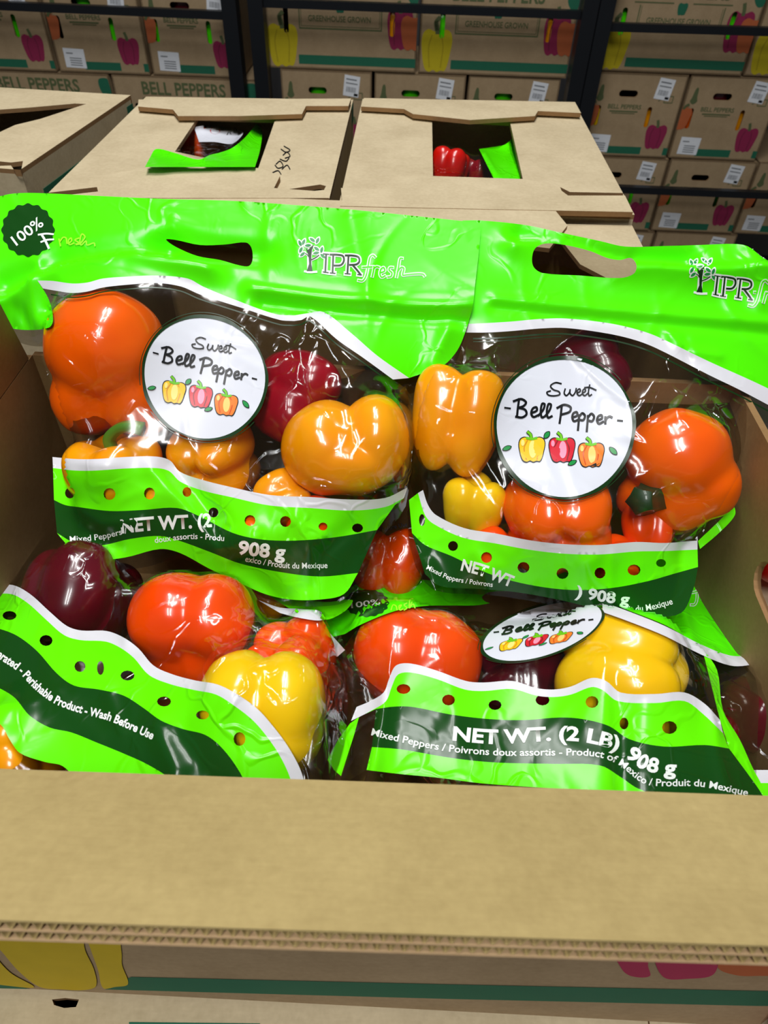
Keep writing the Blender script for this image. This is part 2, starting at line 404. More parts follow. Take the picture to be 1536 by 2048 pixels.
face_print('orange_pepper_print', [catmull([(1440, 1890), (1436, 1935), (1470, 1950), (1510, 1952), (1560, 1945), (1560, 1890)], closed=True)], PR_ORA, .0009)
# outward front flap of double-wall board
AL = math.radians(25); FL = .0825
HY, HZ = .1535, -.340
W_ = np.array([0, math.cos(AL), -math.sin(AL)]); NF = np.array([0, math.sin(AL), math.cos(AL)])
OF = np.array([0, HY, HZ]) - W_ * FL
UF = np.array([1.0, 0, 0]) + W_ * .02
mb = MB()
nseg = 24
for i in range(1):
    plate(mb, rect(-.345, .016, .305, FL), [], .0098, OF - NF * .0009, UF, W_, 0, 1)
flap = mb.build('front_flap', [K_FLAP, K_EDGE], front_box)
mb = MB()
for zt, th in ((0, .0010), (-.0050, .0009), (-.0098, .0010)):
    plate(mb, rect(-.345, .0, .305, FL if zt == 0 else .017), [], th, OF + NF * zt, UF, W_, 1 if zt == 0 else 0)
rs = random.Random(3)
for k, zt in enumerate((-.0030, -.00785)):
    n = 2100; xs = np.linspace(-.345, .305, n)
    ph = xs / .0053 * 2 * math.pi + k * 1.3 + np.cumsum(np.random.RandomState(k).normal(0, .02, n))
    am = .00175 * (1 + .15 * np.sin(xs * 90 + k))
    V = []
    for x, c in zip(xs, np.sin(ph) * am):
        for dz in (.00022, -.00022):
            for yy in (0.0002, .0160): V.append(OF + UF * x + NF * (zt + c + dz) + W_ * yy)
    Fs = []
    for i in range(n - 1):
        a, b = i * 4, i * 4 + 4
        Fs += [(a, b, b + 1, a + 1), (a + 2, a + 3, b + 3, b + 2), (a, a + 2, b + 2, b)]
    mb.add(V, Fs, 1)
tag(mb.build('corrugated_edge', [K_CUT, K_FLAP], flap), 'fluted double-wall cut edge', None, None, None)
# the box below it
low_box = empty('cardboard_box', (0, .3, -.966), 'closed kraft box underneath the open box in front', 'box')
mb = MB()
LZ = -.661
lo = [(-.318, .062), (.296, .070), (.292, .53), (-.318, .53)]
notch = px_poly([(104, 1999), (130, 1996), (158, 1999), (152, 2014), (128, 2016), (108, 2010)], LZ)
plate(mb, lo, [notch], TH, (0, 0, LZ), (1, 0, 0), (0, 1, 0), 0, 1)
for a, b in zip(lo, lo[1:] + lo[:1]):
    U = np.array([b[0] - a[0], b[1] - a[1], 0]); plate(mb, rect(0, -.966, 1, LZ - TH), [], TH, (a[0], a[1], 0), U, (0, 0, 1), 0, 1)
mb.build('body', [K_MAT, K_EDGE], low_box)
mb = MB(); plate(mb, px_poly([(1296, 2024), (1330, 2018), (1500, 2012), (1516, 2050), (1500, 2120), (1310, 2120)], LZ + .004), [], .0035, (0, 0, LZ + .004), (1, 0, 0), (0, 1, 0), 0, 1)
mb.build('corner_flap', [K_MAT, K_EDGE], low_box)
mb = MB(); plate(mb, px_poly([(258, 2044), (520, 2047), (520, 2080), (258, 2080)], LZ + .0006), [], .0004, (0, 0, LZ + .0006), (1, 0, 0), (0, 1, 0)); mb.build('green_stripe_print', [PR_GREEN], low_box)

# the second open box, behind the bags
mid_box = empty('cardboard_box', (0, .73, -.662), 'kraft box with folded-in back flap behind the two upright bags', 'box')
mb = MB(); mx0, mx1, my0, my1, mz0, mz1 = -.318, .293, .545, .897, -.662, -.372
plate(mb, rect(mx0, mz0, mx1, mz1), [], TH, (0, my0, 0), (1, 0, 0), (0, 0, 1), 0, 1)
plate(mb, rect(mx0, mz0, mx1, mz1), [], TH, (0, my1, 0), (1, 0, 0), (0, 0, 1), 0, 1)
plate(mb, rect(my0, mz0, my1, mz1), [], TH, (mx0, 0, 0), (0, 1, 0), (0, 0, 1), 0, 1)
plate(mb, rect(my0, mz0, my1, mz1), [], TH, (mx1, 0, 0), (0, 1, 0), (0, 0, 1), 0, 1)
plate(mb, rect(mx0, my0, mx1, my1), [], TH, (0, 0, mz0 + TH), (1, 0, 0), (0, 1, 0), 0, 1)
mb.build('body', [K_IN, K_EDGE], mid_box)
mb = MB(); plate(mb, [(mx0, my1 + .02), (mx0 + .01, .842), (.0, .835), (.17, .805), (.20, .87), (.19, my1 + .02)], [], .005, (0, 0, -.366), (1, 0, 0), (0, 1, .012), 0, 1); mb.build('back_flap', [K_MAT, K_EDGE], mid_box)
mb = MB(); plate(mb, [(.293, .725), (.293, my1 + .02), (.185, my1 + .016), (.208, .80), (.262, .73)], [], .005, (0, 0, -.3725), (1, 0, .004), (0, 1, 0), 0, 1); mb.build('side_flap', [K_MAT, K_EDGE], mid_box)

# three lidded boxes of the next row
def lidded_box(label, corners, z, hole, dark, front_flap_px, back_flap_px, zb=-.664):
    """corners: top corners in metres, front-left, front-right, back-right, back-left"""
    c = np.array(corners); b = c.mean(0)
    root = empty('cardboard_box', (b[0], b[1], zb), label, 'box')
    m_ = MB()
    plate(m_, [tuple(p) for p in c], [hole] + dark, TH, (0, 0, z), (1, 0, 0), (0, 1, 0), 0, 1)
    m_.build('lid', [K_MAT, K_EDGE], root)
    m_ = MB()
    for i in range(4):
        a, e = c[i], c[(i + 1) % 4]; U = np.array([*(e - a), 0])
        plate(m_, rect(0, zb, 1, z - TH), [], TH, (a[0], a[1], 0), U, (0, 0, 1), 0, 1)
    m_.build('body', [K_MAT, K_EDGE], root)
    for nm, P, dz, tilt in (('front_flap', front_flap_px, .0075, 0), ('back_flap', back_flap_px, .010, 0)):
        if P:
            m_ = MB(); plate(m_, px_poly(P, z + dz), [], .0065, (0, 0, z + dz), (1, 0, 0), (0, 1, 0), 0, 1); m_.build(nm, [K_MAT, K_EDGE], root)
    return root
z2 = -.362
mid_lid = lidded_box('lidded kraft box behind the left upright bag, white label showing in its opening',
    [(-.461, .905), (-.099, .94), (-.099, 1.385), (-.455, 1.355)], z2,
    px_poly([(350, 303), (516, 338), (551, 238), (396, 234)][::-1], z2),
    [px_poly([(92, 386), (194, 374), (196, 383), (100, 394)], z2), px_poly([(552, 382), (640, 369), (652, 372), (648, 380), (560, 388)], z2)],
    [(102, 396), (196, 384), (206, 350), (285, 337), (522, 336), (560, 352), (548, 376), (645, 383), (658, 396)],
    [(277, 199), (702, 197), (697, 212), (612, 212), (604, 228), (480, 232), (356, 232), (346, 219), (276, 213)])
right_lid = lidded_box('lidded kraft box behind the right upright bag, red pepper showing in its opening',
    [(-.085, .925), (.296, .928), (.293, 1.412), (-.083, 1.392)], z2,
    px_poly([(864, 236), (866, 356), (1046, 360), (1020, 244)], z2),
    [px_poly([(1120, 374), (1140, 384), (1246, 386), (1246, 396), (1145, 397), (1126, 388)], z2), px_poly([(770, 376), (800, 364), (800, 374), (775, 382)], z2)],
    [(684, 400), (682, 376), (764, 378), (790, 352), (866, 352), (1048, 358), (1105, 368), (1136, 391), (1250, 391), (1266, 424), (960, 418), (680, 412)],
    [(728, 196), (1150, 204), (1162, 226), (1076, 222), (1070, 232), (940, 240), (826, 228), (808, 218), (722, 213)])
ll = lidded_box('lidded kraft box at the far left with torn corner and long dark slot',
    [(-.93, 1.02), (-.522, .985), (-.478, 1.345), (-.86, 1.37)], z2 + .004,
    px_poly([(-120, 240), (-100, 275), (0, 264), (30, 250), (80, 238), (172, 208), (150, 207), (60, 215), (-40, 222)], z2 + .004), [px_poly([(-8, 322), (22, 325), (46, 322), (42, 344), (30, 343), (22, 331), (-8, 332)], z2 + .004)], None, None)
# green printed marks on the boxes of this row
mb = MB(); p = np.array([[-.522, .985], [-.478, 1.345]]); U = np.array([*(p[1] - p[0]), 0])
plate(mb, rect(.10, -.408, .60, -.396), [], .0004, (p[0][0] + .0012, p[0][1], 0), U, (0, 0, 1)); mb.build('green_stripe_print', [PR_GREEN], ll); mb = MB(); plate(mb, rect(.93, -.415, .995, z2 - .008), [], .0004, (p[0][0] + .0012, p[0][1], 0), U, (0, 0, 1))
mb.build('green_corner_print', [PR_GREEN], ll)
mb = MB(); plate(mb, rect(1.345, z2 - .03, 1.383, z2 - .004), [], .0004, (-.0985, 0, 0), (0, 1, 0), (0, 0, 1)); mb.build('green_stripe_print', [PR_GREEN], mid_lid)
art = Art()
for P in ([(568, 292), (580, 300), (572, 304), (562, 298)], [(566, 310), (574, 304), (580, 312), (570, 316)], [(560, 318), (572, 322), (578, 316)], [(552, 328), (560, 322), (566, 332), (556, 336), (550, 330)], [(564, 338), (574, 330), (580, 338)], [(545, 345), (556, 341), (562, 348)]):
    art.line(np.array(P, float), 1.8)
V = np.array([on_z(x, y, z2 + .0008) for x, y in art.V]); o = obj('pen_mark', V, [f[::-1] for f in art.F], [INK], mid_lid)

# ------------------------------------------------------------------ printed boxes on the racks behind
BELL = [(-.1,.45),(-.28,.5),(-.44,.42),(-.5,.22),(-.47,-.05),(-.41,-.3),(-.33,-.45),(-.2,-.5),(-.07,-.45),(.05,-.5),(.18,-.46),(.3,-.47),(.39,-.32),(.46,-.02),(.5,.24),(.44,.43),(.28,.5),(.1,.45)]
BELL = catmull(BELL, closed=True, n=3)
def bell(cx, cy, ww, hh): return BELL * np.array([ww, hh]) + np.array([cx, cy])
def pepper_art(a, cx, cy, ww, hh, m0, m1, mstem, holes=(), z=0):
    a.poly(bell(cx, cy, ww, hh), m0, z, holes=holes)
    for s in (-.17, .14): a.line([(cx + s*ww, cy + .36*hh), (cx + s*1.5*ww, cy + .1*hh), (cx + s*1.2*ww, cy - .38*hh)], ww*.035, m1, z + 1)
    a.line([(cx, cy + .42*hh), (cx - .01*ww, cy + .52*hh), (cx - .06*ww, cy + .66*hh)], ww*.13, mstem, z + 1)
def art_obj(name, a, mats, parent):
    V = np.array([(x, -.0006 - .0004 * z, y) for (x, y), z in zip(a.V, a.z)])
    return obj(name, V, a.F, mats, parent, a.m, local=True)
def carton(name, label, ww, dd, hh, slots, group):
    root = empty(name, (0, 0, 0), label, 'box', group)
    m_ = MB(); plate(m_, rect(0, 0, ww, hh), slots, TH, (0, 0, 0), (1, 0, 0), (0, 0, 1), 0, 1)
    plate(m_, rect(0, 0, ww, hh), [], TH, (0, dd, 0), (1, 0, 0), (0, 0, 1)); plate(m_, rect(0, 0, dd, hh), [], TH, (TH, 0, 0), (0, 1, 0), (0, 0, 1)); plate(m_, rect(0, 0, dd, hh), [], TH, (ww, 0, 0), (0, 1, 0), (0, 0, 1))
    plate(m_, rect(0, 0, ww, dd), [], TH, (0, 0, hh), (1, 0, 0), (0, 1, 0)); plate(m_, rect(0, 0, ww, dd), [], TH, (0, 0, TH), (1, 0, 0), (0, 1, 0))
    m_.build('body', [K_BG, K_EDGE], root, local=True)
    return root
SW, SH, LW = .362, .303, .582
S_SLOTS = [capsule(.145, .232, .074, .024), capsule(.040, .150, .018, .076), capsule(.245, .150, .018, .076)]
GS, GL = 'narrow printed pepper boxes on the racks', 'wide printed pepper boxes on the racks'
short = carton('cardboard_box', 'x', SW, .46, SH, S_SLOTS, GS)
a = Art(); pepper_art(a, .295, .078, .084, .092, 0, 1, 2); art_obj('magenta_pepper_print', a, [PR_MAG, PR_MAG2, PR_OLIVE], short)
a = Art(); P = bell(.002, .150, .082, .086); P = P[P[:, 0] >= .001]; P = np.concatenate([P, [[.001, P[-1, 1]]]]) if False else P
a.poly([(.001, .108)] + [tuple(p) for p in sorted(P.tolist(), key=lambda q: q[1])] + [(.001, .192)], 0); a.line([(.006, .186), (.014, .196), (.022, .200)], .010, 1, 1); art_obj('orange_pepper_print', a, [PR_ORA, PR_OLIVE], short)
for x0_, x1_ in ((.105, .250), (.342, SW - .001)):
    a = Art(); a.poly(rect(x0_, .010, x1_, .038)); art_obj('green_stripe_print', a, [PR_GREEN], short)
a = Art(); text_on_path(a, 'BELL PEPPERS', [(.075, .178), (.208, .178)], .016, bold=.02, down=False); a.poly(rect(.085, .166, .198, .171)); a.poly(rect(.095, .160, .188, .163)); art_obj('lettering', a, [PR_OLIVE], short)
a = Art(); a.poly(catmull([(.026, .225), (.032, .255), (.038, .262), (.044, .255), (.046, .228), (.050, .212), (.036, .202), (.022, .212)], closed=True, n=4)); art_obj('thermometer_print', a, [PR_OLIVE], short); a = Art()
[a.line(np.array(l), .003, smooth=False) for l in ([(.292, .205), (.325, .205)], [(.325, .205), (.325, .228)], [(.325, .228), (.292, .228)], [(.292, .228), (.292, .205)], [(.27, .21), (.28, .218)])]; art_obj('handling_symbol_print', a, [PR_OLIVE], short)
def sticker(parent, cx, cy, ww, hh, rot, kind):
    c, s = math.cos(rot), math.sin(rot); R = lambda P: [(cx + x*c - y*s, cy + x*s + y*c) for x, y in P]
    a = Art(); a.poly(R(rect(-ww/2, -hh/2, ww/2, hh/2)), 0, 1)
    if kind:
        a.poly(R(rect(-ww*.38, hh*.28, ww*.3, hh*.34)), 1, 2); a.poly(R(rect(-ww*.38, hh*.1, ww*.38, hh*.15)), 1, 2); x = -ww*.32
        r = random.Random(5)
        while x < ww*.3:
            t = r.choice((.02, .035)) * ww; a.poly(R(rect(x, -hh*.3, x + t, -hh*.05)), 1, 2); x += t + r.choice((.02, .03)) * ww
        a.poly(R(rect(ww*.2, -hh*.45, ww*.45, -hh*.33)), 2, 2)
    else:
        a.poly(R(rect(-ww*.38, hh*.22, -ww*.05, hh*.28)), 1, 2); [a.poly(R(rect(-ww*.25, -hh*y, ww*.32, -hh*y + hh*.05)), 1, 2) for y in (.02, .14, .26, .38)]
    return art_obj('paper_sticker', a, [STICK, STICK_INK, INK], parent)
sticker(short, .282, .252, .062, .074, -.12, 1); sticker(short, .072, .048, .082, .066, -.03, 0)
L_SLOTS = [capsule(.083, .160, .019, .088), capsule(.487, .160, .019, .088)]
long = carton('cardboard_box', 'x', LW, .36, SH, L_SLOTS, GL)
a = Art(); pepper_art(a, .066, .075, .118, .142, 0, 1, 2, [L_SLOTS[0]]); a.line([(.062, .145), (.058, .168), (.070, .182)], .014, 2, 1); art_obj('yellow_pepper_print', a, [PR_YEL, PR_YEL2, PR_OLIVE], long)
a = Art(); pepper_art(a, .517, .140, .098, .132, 0, 1, 2, [L_SLOTS[1]]); art_obj('magenta_pepper_print', a, [PR_MAG, PR_MAG2, PR_OLIVE], long)
a = Art(); P = bell(.570, .130, .100, .112); P = np.clip(P, None, [LW - .001, 9]); a.poly(P, 0, 2); art_obj('orange_pepper_print', a, [PR_ORA], long)
a = Art(); a.poly(rect(.125, .016, LW - .001, .047)); art_obj('green_stripe_print', a, [PR_GREEN], long)
a = Art(); a.poly(catmull([(.54, .285), (.575, .29), (LW - .002, .27), (LW - .002, .225), (.56, .22), (.54, .245)], closed=True, n=4)); art_obj('green_corner_print', a, [PR_GREEN], long)
a = Art(); text_on_path(a, 'BELL PEPPERS', [(.115, .238), (.455, .238)], .046, bold=.025, down=False); art_obj('lettering', a, [PR_OLIVE], long)
a = Art(); text_on_path(a, 'GREENHOUSE GROWN', [(.168, .158), (.405, .158)], .019, bold=.015, down=False)
for l in (rect(.11, .220, .255, .224), rect(.325, .220, .47, .224), rect(.132, .132, .448, .137), rect(.132, .205, .136, .137)[0:0] or rect(.132, .137, .136, .214), rect(.444, .137, .448, .214), rect(.140, .141, .440, .143), rect(.140, .143, .142, .21), rect(.438, .143, .440, .21)): a.poly(l)
a.poly(bell(.290, .205, .036, .038), 1); art_obj('frame_and_small_lettering', a, [PR_OLIVE, PR_GREEN], long)
def copy_thing(root, loc, label, rz=0, skip=()):
    r = root.copy(); COL.objects.link(r); r.location = Vector((loc[0], loc[1], loc[2] + CAM_H)); r['label'] = label; r.rotation_euler = (0, 0, rz)
    for ch in root.children:
        if ch.name.split('.')[0] in skip: continue
        c = ch.copy(); COL.objects.link(c); c.parent = r
    return r
BY = 3.2
first = {'s': short, 'l': long}; used = set()
def put(kind, px, label):
    """front lower-left corner of the box seen at px"""
    p = on_y(px[0], px[1], BY); return put_at(kind, p, label)
def put_at(kind, p, label):
    src = first[kind]
    if kind not in used:
        used.add(kind); src.location = Vector((p[0], p[1], p[2] + CAM_H)); src['label'] = label; return src
    return copy_thing(src, p, label)
BOX = {}
def row(kind, x0, z, n, labels, gap=.012, yj=0):
    ww = SW if kind == 's' else LW; out = []
    for i in range(n):
        out.append(put_at(kind, (x0 + i * (ww + gap), BY + .006 * ((i * 7) % 3) + yj, z), labels[i])); 
    return out
zb1 = -.733
# left rack: narrow boxes above, wide boxes below
zl = -.778
bl = row('s', -1.405 - .374, zl, 3, ['narrow pepper box on the left rack, cut by the picture edge', 'narrow pepper box on the left rack between edge box and post box', 'narrow pepper box on the left rack, next to the double post'])
zw = zl - SH - .004
bl2 = row('l', -1.796, zw, 2, ['wide pepper box under the narrow boxes at the far left', 'wide pepper box under the narrow boxes, next to the double post'])
# middle rack: wide boxes above, narrow boxes below
bm = row('l', -.566, zb1, 2, ['wide pepper box above the middle lidded box, right of the double post', 'wide pepper box left of the middle single post'])
bm2 = row('s', -.517, zb1 - SH - .004, 3, ['narrow box peeking over the middle lidded box, beside the double post', 'narrow box under the joint of two wide boxes in the middle', 'narrow box peeking over the right lidded box, beside the middle post'])
# right rack: wide boxes on top, three rows of narrow boxes below
zr = -.700
br = row('l', .700, zr, 2, ['wide pepper box on the right rack with whole large lettering', 'wide pepper box on the right rack, cut by the picture edge'])
br2 = row('s', .722, zr - SH - .005, 2, ['narrow box right of the middle post, top narrow row', 'narrow box at the right edge, top narrow row'])
br3 = row('s', .738, zr - 2 * (SH + .005), 3, ['narrow box beside the right lidded box, behind the low black rail', 'narrow box at the right edge, behind the low black rail', 'sliver of a narrow box behind the low rail, cut by the right edge'])
br4 = row('s', .770, zr - 3 * (SH + .005), 2, ['narrow box in the lowest row, just over the right bag', 'narrow box in the lowest row at the right edge'])
# goods seen through the slots
def pillow(ww, dd, hh, seed):
    V = []; Fs = []; n, k = 16, 10
    for j in range(k + 1):
        t = j / k; ph = -math.pi/2 + math.pi * t
        for i in range(n):
            th = 2*math.pi*i/n; c = math.cos(ph) ** .55 if abs(math.cos(ph)) > 1e-6 else 0
            nz = 1 + .16 * noise.noise(Vector((math.cos(th)*2 + seed, math.sin(th)*2, t*4)))
            V.append((ww/2*math.copysign(abs(math.cos(th))**.7, math.cos(th))*c*nz, dd/2*math.sin(th)*c*nz, hh*(.5 + .5*math.copysign(abs(math.sin(ph))**.8, math.sin(ph)))))
    for j in range(k):
        for i in range(n): Fs.append((j*n + i, j*n + (i+1) % n, (j+1)*n + (i+1) % n, (j+1)*n + i))
    return V, Fs
_pl = {}
def goods(box, x, kind, label):
    m = {'green': G_FILM, 'amber': P_AM, 'maroon': P_MA, 'dark': D_FILM, 'orange': P_OR, 'yellow': P_YE}[kind]
    x = min(max(x, .052), (LW if box in bm + br else SW) - .052)
    hh = .275 if kind in ('green', 'maroon', 'dark') and x > .1 and x < .2 else .20
    key = (kind, hh)
    if key not in _pl:
        V, Fs = pillow(.080, .07, hh, len(_pl) * 3.1); _pl[key] = mesh_from('pepper_bag', V, Fs, m, smooth=True)
    o = bpy.data.objects.new('pepper_bag', _pl[key]); COL.objects.link(o)
    o.location = Vector(box.location) + Vector((x, .055, .0065)); tag(o, label, 'bag', 'bagged peppers showing through box slots')
goods(bl[0], .245, 'green', 'green bag in the right slot of the edge-cut narrow box, left rack')
goods(bl[1], .145, 'green', 'green bag behind the top slot of the second narrow box, left rack')
goods(bl[1], .245, 'green', 'green bag in the right slot of the second narrow box, left rack')
goods(bl[2], .145, 'maroon', 'bag of dark red peppers in the top slot beside the double post')
goods(bl[2], .040, 'green', 'green bag in the left slot of the narrow box beside the double post')
goods(bl[2], .245, 'green', 'green bag in the right slot of the narrow box beside the double post')
goods(bm[0], .487, 'amber', 'bag of amber peppers in the right slot of the first wide box')
goods(bm[1], .083, 'green', 'green bag in the left slot of the second wide box')
goods(bm[1], .487, 'amber', 'bag of amber peppers in the right slot left of the middle post')
goods(bm2[0], .145, 'green', 'green bag in the top slot over the middle lidded box')
goods(bm2[1], .145, 'green', 'green bag in the top slot below the wide boxes joint')
goods(bm2[2], .145, 'green', 'green bag in the top slot beside the middle post')
goods(br[0], .083, 'green', 'green bag in the left slot of the fully lettered wide box')
goods(br[0], .487, 'green', 'green bag in the right slot of the fully lettered wide box')
goods(br2[0], .040, 'yellow', 'bag of yellow peppers in the left slot right of the middle post')
goods(br2[0], .245, 'amber', 'bag of amber peppers in the right slot right of the middle post')
goods(br2[1], .145, 'maroon', 'bag of dark red peppers in the top slot at the right edge')
goods(br2[1], .040, 'orange', 'bag of orange peppers in the left slot at the right edge')
goods(br2[1], .245, 'amber', 'bag of amber peppers in the right slot at the right edge')
goods(br3[0], .245, 'green', 'green bag in the right slot under the low black rail')
goods(br3[1], .040, 'green', 'green bag in the left slot under the low black rail')
goods(br3[1], .245, 'dark', 'dark bag in the right slot under the low black rail')

# ------------------------------------------------------------------ steel rack frames
def rack(label, x0, x1, rails, deck):
    root = empty('pallet_rack', ((x0 + x1) / 2, BY - .06, -CAM_H), label, 'rack', 'black steel racks')
    for x in (x0, x1):
        m_ = MB(); t = .027; box8(m_, x - t, BY - .115, -CAM_H, x + t, BY - .045, .6); box8(m_, x - t*1.6, BY - .13, -CAM_H, x + t*1.6, BY - .03, -CAM_H + .012)
        m_.build('post', [STEEL], root)
    for z in rails:
        z0, z1 = z if isinstance(z, tuple) else (z, z)
        m_ = MB(); n = len(m_.V); V = []
        for x, zz in ((x0, z0), (x1, z1)):
            V += [(x, BY - .085, zz - .013), (x, BY - .055, zz - .013), (x, BY - .055, zz + .013), (x, BY - .085, zz + .013)]
        m_.add(V, [(0, 1, 5, 4), (1, 2, 6, 5), (2, 3, 7, 6), (3, 0, 4, 7)]); m_.build('rail', [STEEL], root)
    if deck is not None:
        m_ = MB(); box8(m_, x0, BY - .05, deck - .03, x1, BY + .5, deck - .003); m_.build('deck', [STEEL], root)
    return root
rack('black steel rack at the left with two rows of boxes', -1.98, -.672, [(-.55, -.555)], zw)
rack('black steel rack in the middle holding wide boxes above narrow ones', -.575, .632, [-.512], zb1 - SH - .004)
rack('black steel rack at the right with four rows of boxes', 690e-3, 2.0, [(-.545, -.535), -1.115], zr - 3 * (SH + .005))

# ------------------------------------------------------------------ bell peppers
def unit(v): v = np.asarray(v, float); return v / np.linalg.norm(v)
def view_vec(v): return RIGHT * v[0] + UP * v[1] - FWD * v[2]
def sphere_dirs(nu=56, nv=36):
    D = [(0, 0, -1.0)]
    for j in range(1, nv):
        ph = -math.pi/2 + math.pi*j/nv
        for i in range(nu): th = 2*math.pi*i/nu; D.append((math.cos(ph)*math.cos(th), math.cos(ph)*math.sin(th), math.sin(ph)))
    D.append((0, 0, 1.0)); Fs = [(0, 1 + (i+1) % nu, 1 + i) for i in range(nu)]
    for j in range(nv - 2):
        for i in range(nu):
            a = 1 + j*nu; b = a + nu; k = (i+1) % nu; Fs.append((a + i, a + k, b + k, b + i))
    t = len(D) - 1; a = 1 + (nv-2)*nu; Fs += [(t, a + i, a + (i+1) % nu) for i in range(nu)]
    return np.array(D), Fs
SD, SF = sphere_dirs(); QF = np.array([f for f in SF if len(f) == 4])
def star(lobes, p=22.0):
    """smooth union of ellipsoids that all contain the centre; rows (cx, cy, cz, rx, ry, rz)"""
    T = []
    for l in lobes:
        c, r = np.array(l[:3]), np.array(l[3:6]); A = ((SD / r) ** 2).sum(1); B = (SD * c / r**2).sum(1); C_ = ((c / r) ** 2).sum() - 1
        disc = np.maximum(B*B - A*C_, 0); T.append((B + np.sqrt(disc)) / A)
    T = np.maximum(np.array(T), 1e-3); m = T.max(0)
    return m * (((T / m) ** p).sum(0)) ** (1 / p) * .985
def bell_shape(nl, L, seed, phase=0, taper=.14, cav=.34, bot=.24):
    r = random.Random(seed); lob = []
    for k in range(nl):
        a = phase + 2*math.pi*k/nl + r.uniform(-.12, .12); q = .44 * r.uniform(.9, 1.1); rr = .60 * r.uniform(.94, 1.06)
        if nl == 3: q *= .98; rr *= 1.05
        lob.append((q*math.cos(a), q*math.sin(a), r.uniform(-.05, .05)*L, rr, rr, L*r.uniform(.95, 1.05)))
    R = star(lob); z = SD[:, 2]; ang = np.arccos(np.clip(z, -1, 1))
    R = R * (1 - cav*np.exp(-(ang/.42)**2)) * (1 - bot*np.exp(-((math.pi - ang)/.36)**2))
    V = SD * R[:, None]; z = V[:, 2] / L
    V[:, 2] = L * np.sign(z) * np.abs(z)**.86 * .95
    V[:, :2] *= (1 + taper*np.clip(z, -1, .7))[:, None]
    V += np.array([[noise.noise(Vector(v*1.7) + Vector((seed, 0, k*9))) for k in range(3)] for v in V]) * .045
    return V
def frame_from(axis_w, roll_ref=None):
    zc = unit(axis_w); ref = -FWD if abs(zc @ FWD) < .9 else UP
    xc = unit(np.cross(ref, zc)); yc = np.cross(zc, xc); return np.stack([xc, yc, zc], 1)
PEPPERS = []
def bell_pepper(center, R, label, m, group=None, axis=(0, 1, .3), L=1.05, nl=4, phase=0.4, seed=1, lobes=None, stem=None, stem_m=None, p=22):
    """axis (towards the stem) and custom lobes are given as right, up, towards the eye"""
    if lobes is not None:
        Vl = SD * star(lobes, p)[:, None]; B = np.stack([RIGHT, UP, -FWD], 1)
        Vl = Vl + np.array([[noise.noise(Vector(v*1.9) + Vector((seed*3, 0, k*9))) for k in range(3)] for v in Vl]) * .04
    else:
        Vl = bell_shape(nl, L, seed, phase); B = frame_from(view_vec(axis))
    V = center + (Vl * R) @ B.T
    o = obj('bell_pepper', V, SF, m, smooth=True); tag(o, label, 'pepper', group)
    if stem is not None:
        # stem: path in units of R in the pepper's own frame, radius list
        path, rad = stem; P = catmull([np.array(q, float) for q in path], n=5); rr = np.interp(np.linspace(0, 1, len(P)), np.linspace(0, 1, len(rad)), rad)
        Vs = []; Fs = []; n = 10; up = np.array([.3, .8, .5])
        for i, q in enumerate(P):
            d = unit(P[min(i+1, len(P)-1)] - P[max(i-1, 0)]); x = unit(np.cross(up, d)); y = np.cross(d, x)
            for k in range(n):
                a = 2*math.pi*k/n; rk = rr[i] * (1 + .14*math.cos(5*a)); Vs.append(q + x*math.cos(a)*rk + y*math.sin(a)*rk)
        for i in range(len(P)-1):
            for k in range(n): Fs.append((i*n + k, i*n + (k+1) % n, (i+1)*n + (k+1) % n, (i+1)*n + k))
        Vs.append(P[-1]); c = len(Vs)-1; b0 = (len(P)-1)*n; Fs += [(b0 + k, b0 + (k+1) % n, c) for k in range(n)]
        obj('stem', center + (np.array(Vs) * R) @ B.T, Fs, stem_m or STEM_M, o, smooth=True)
    return o, V

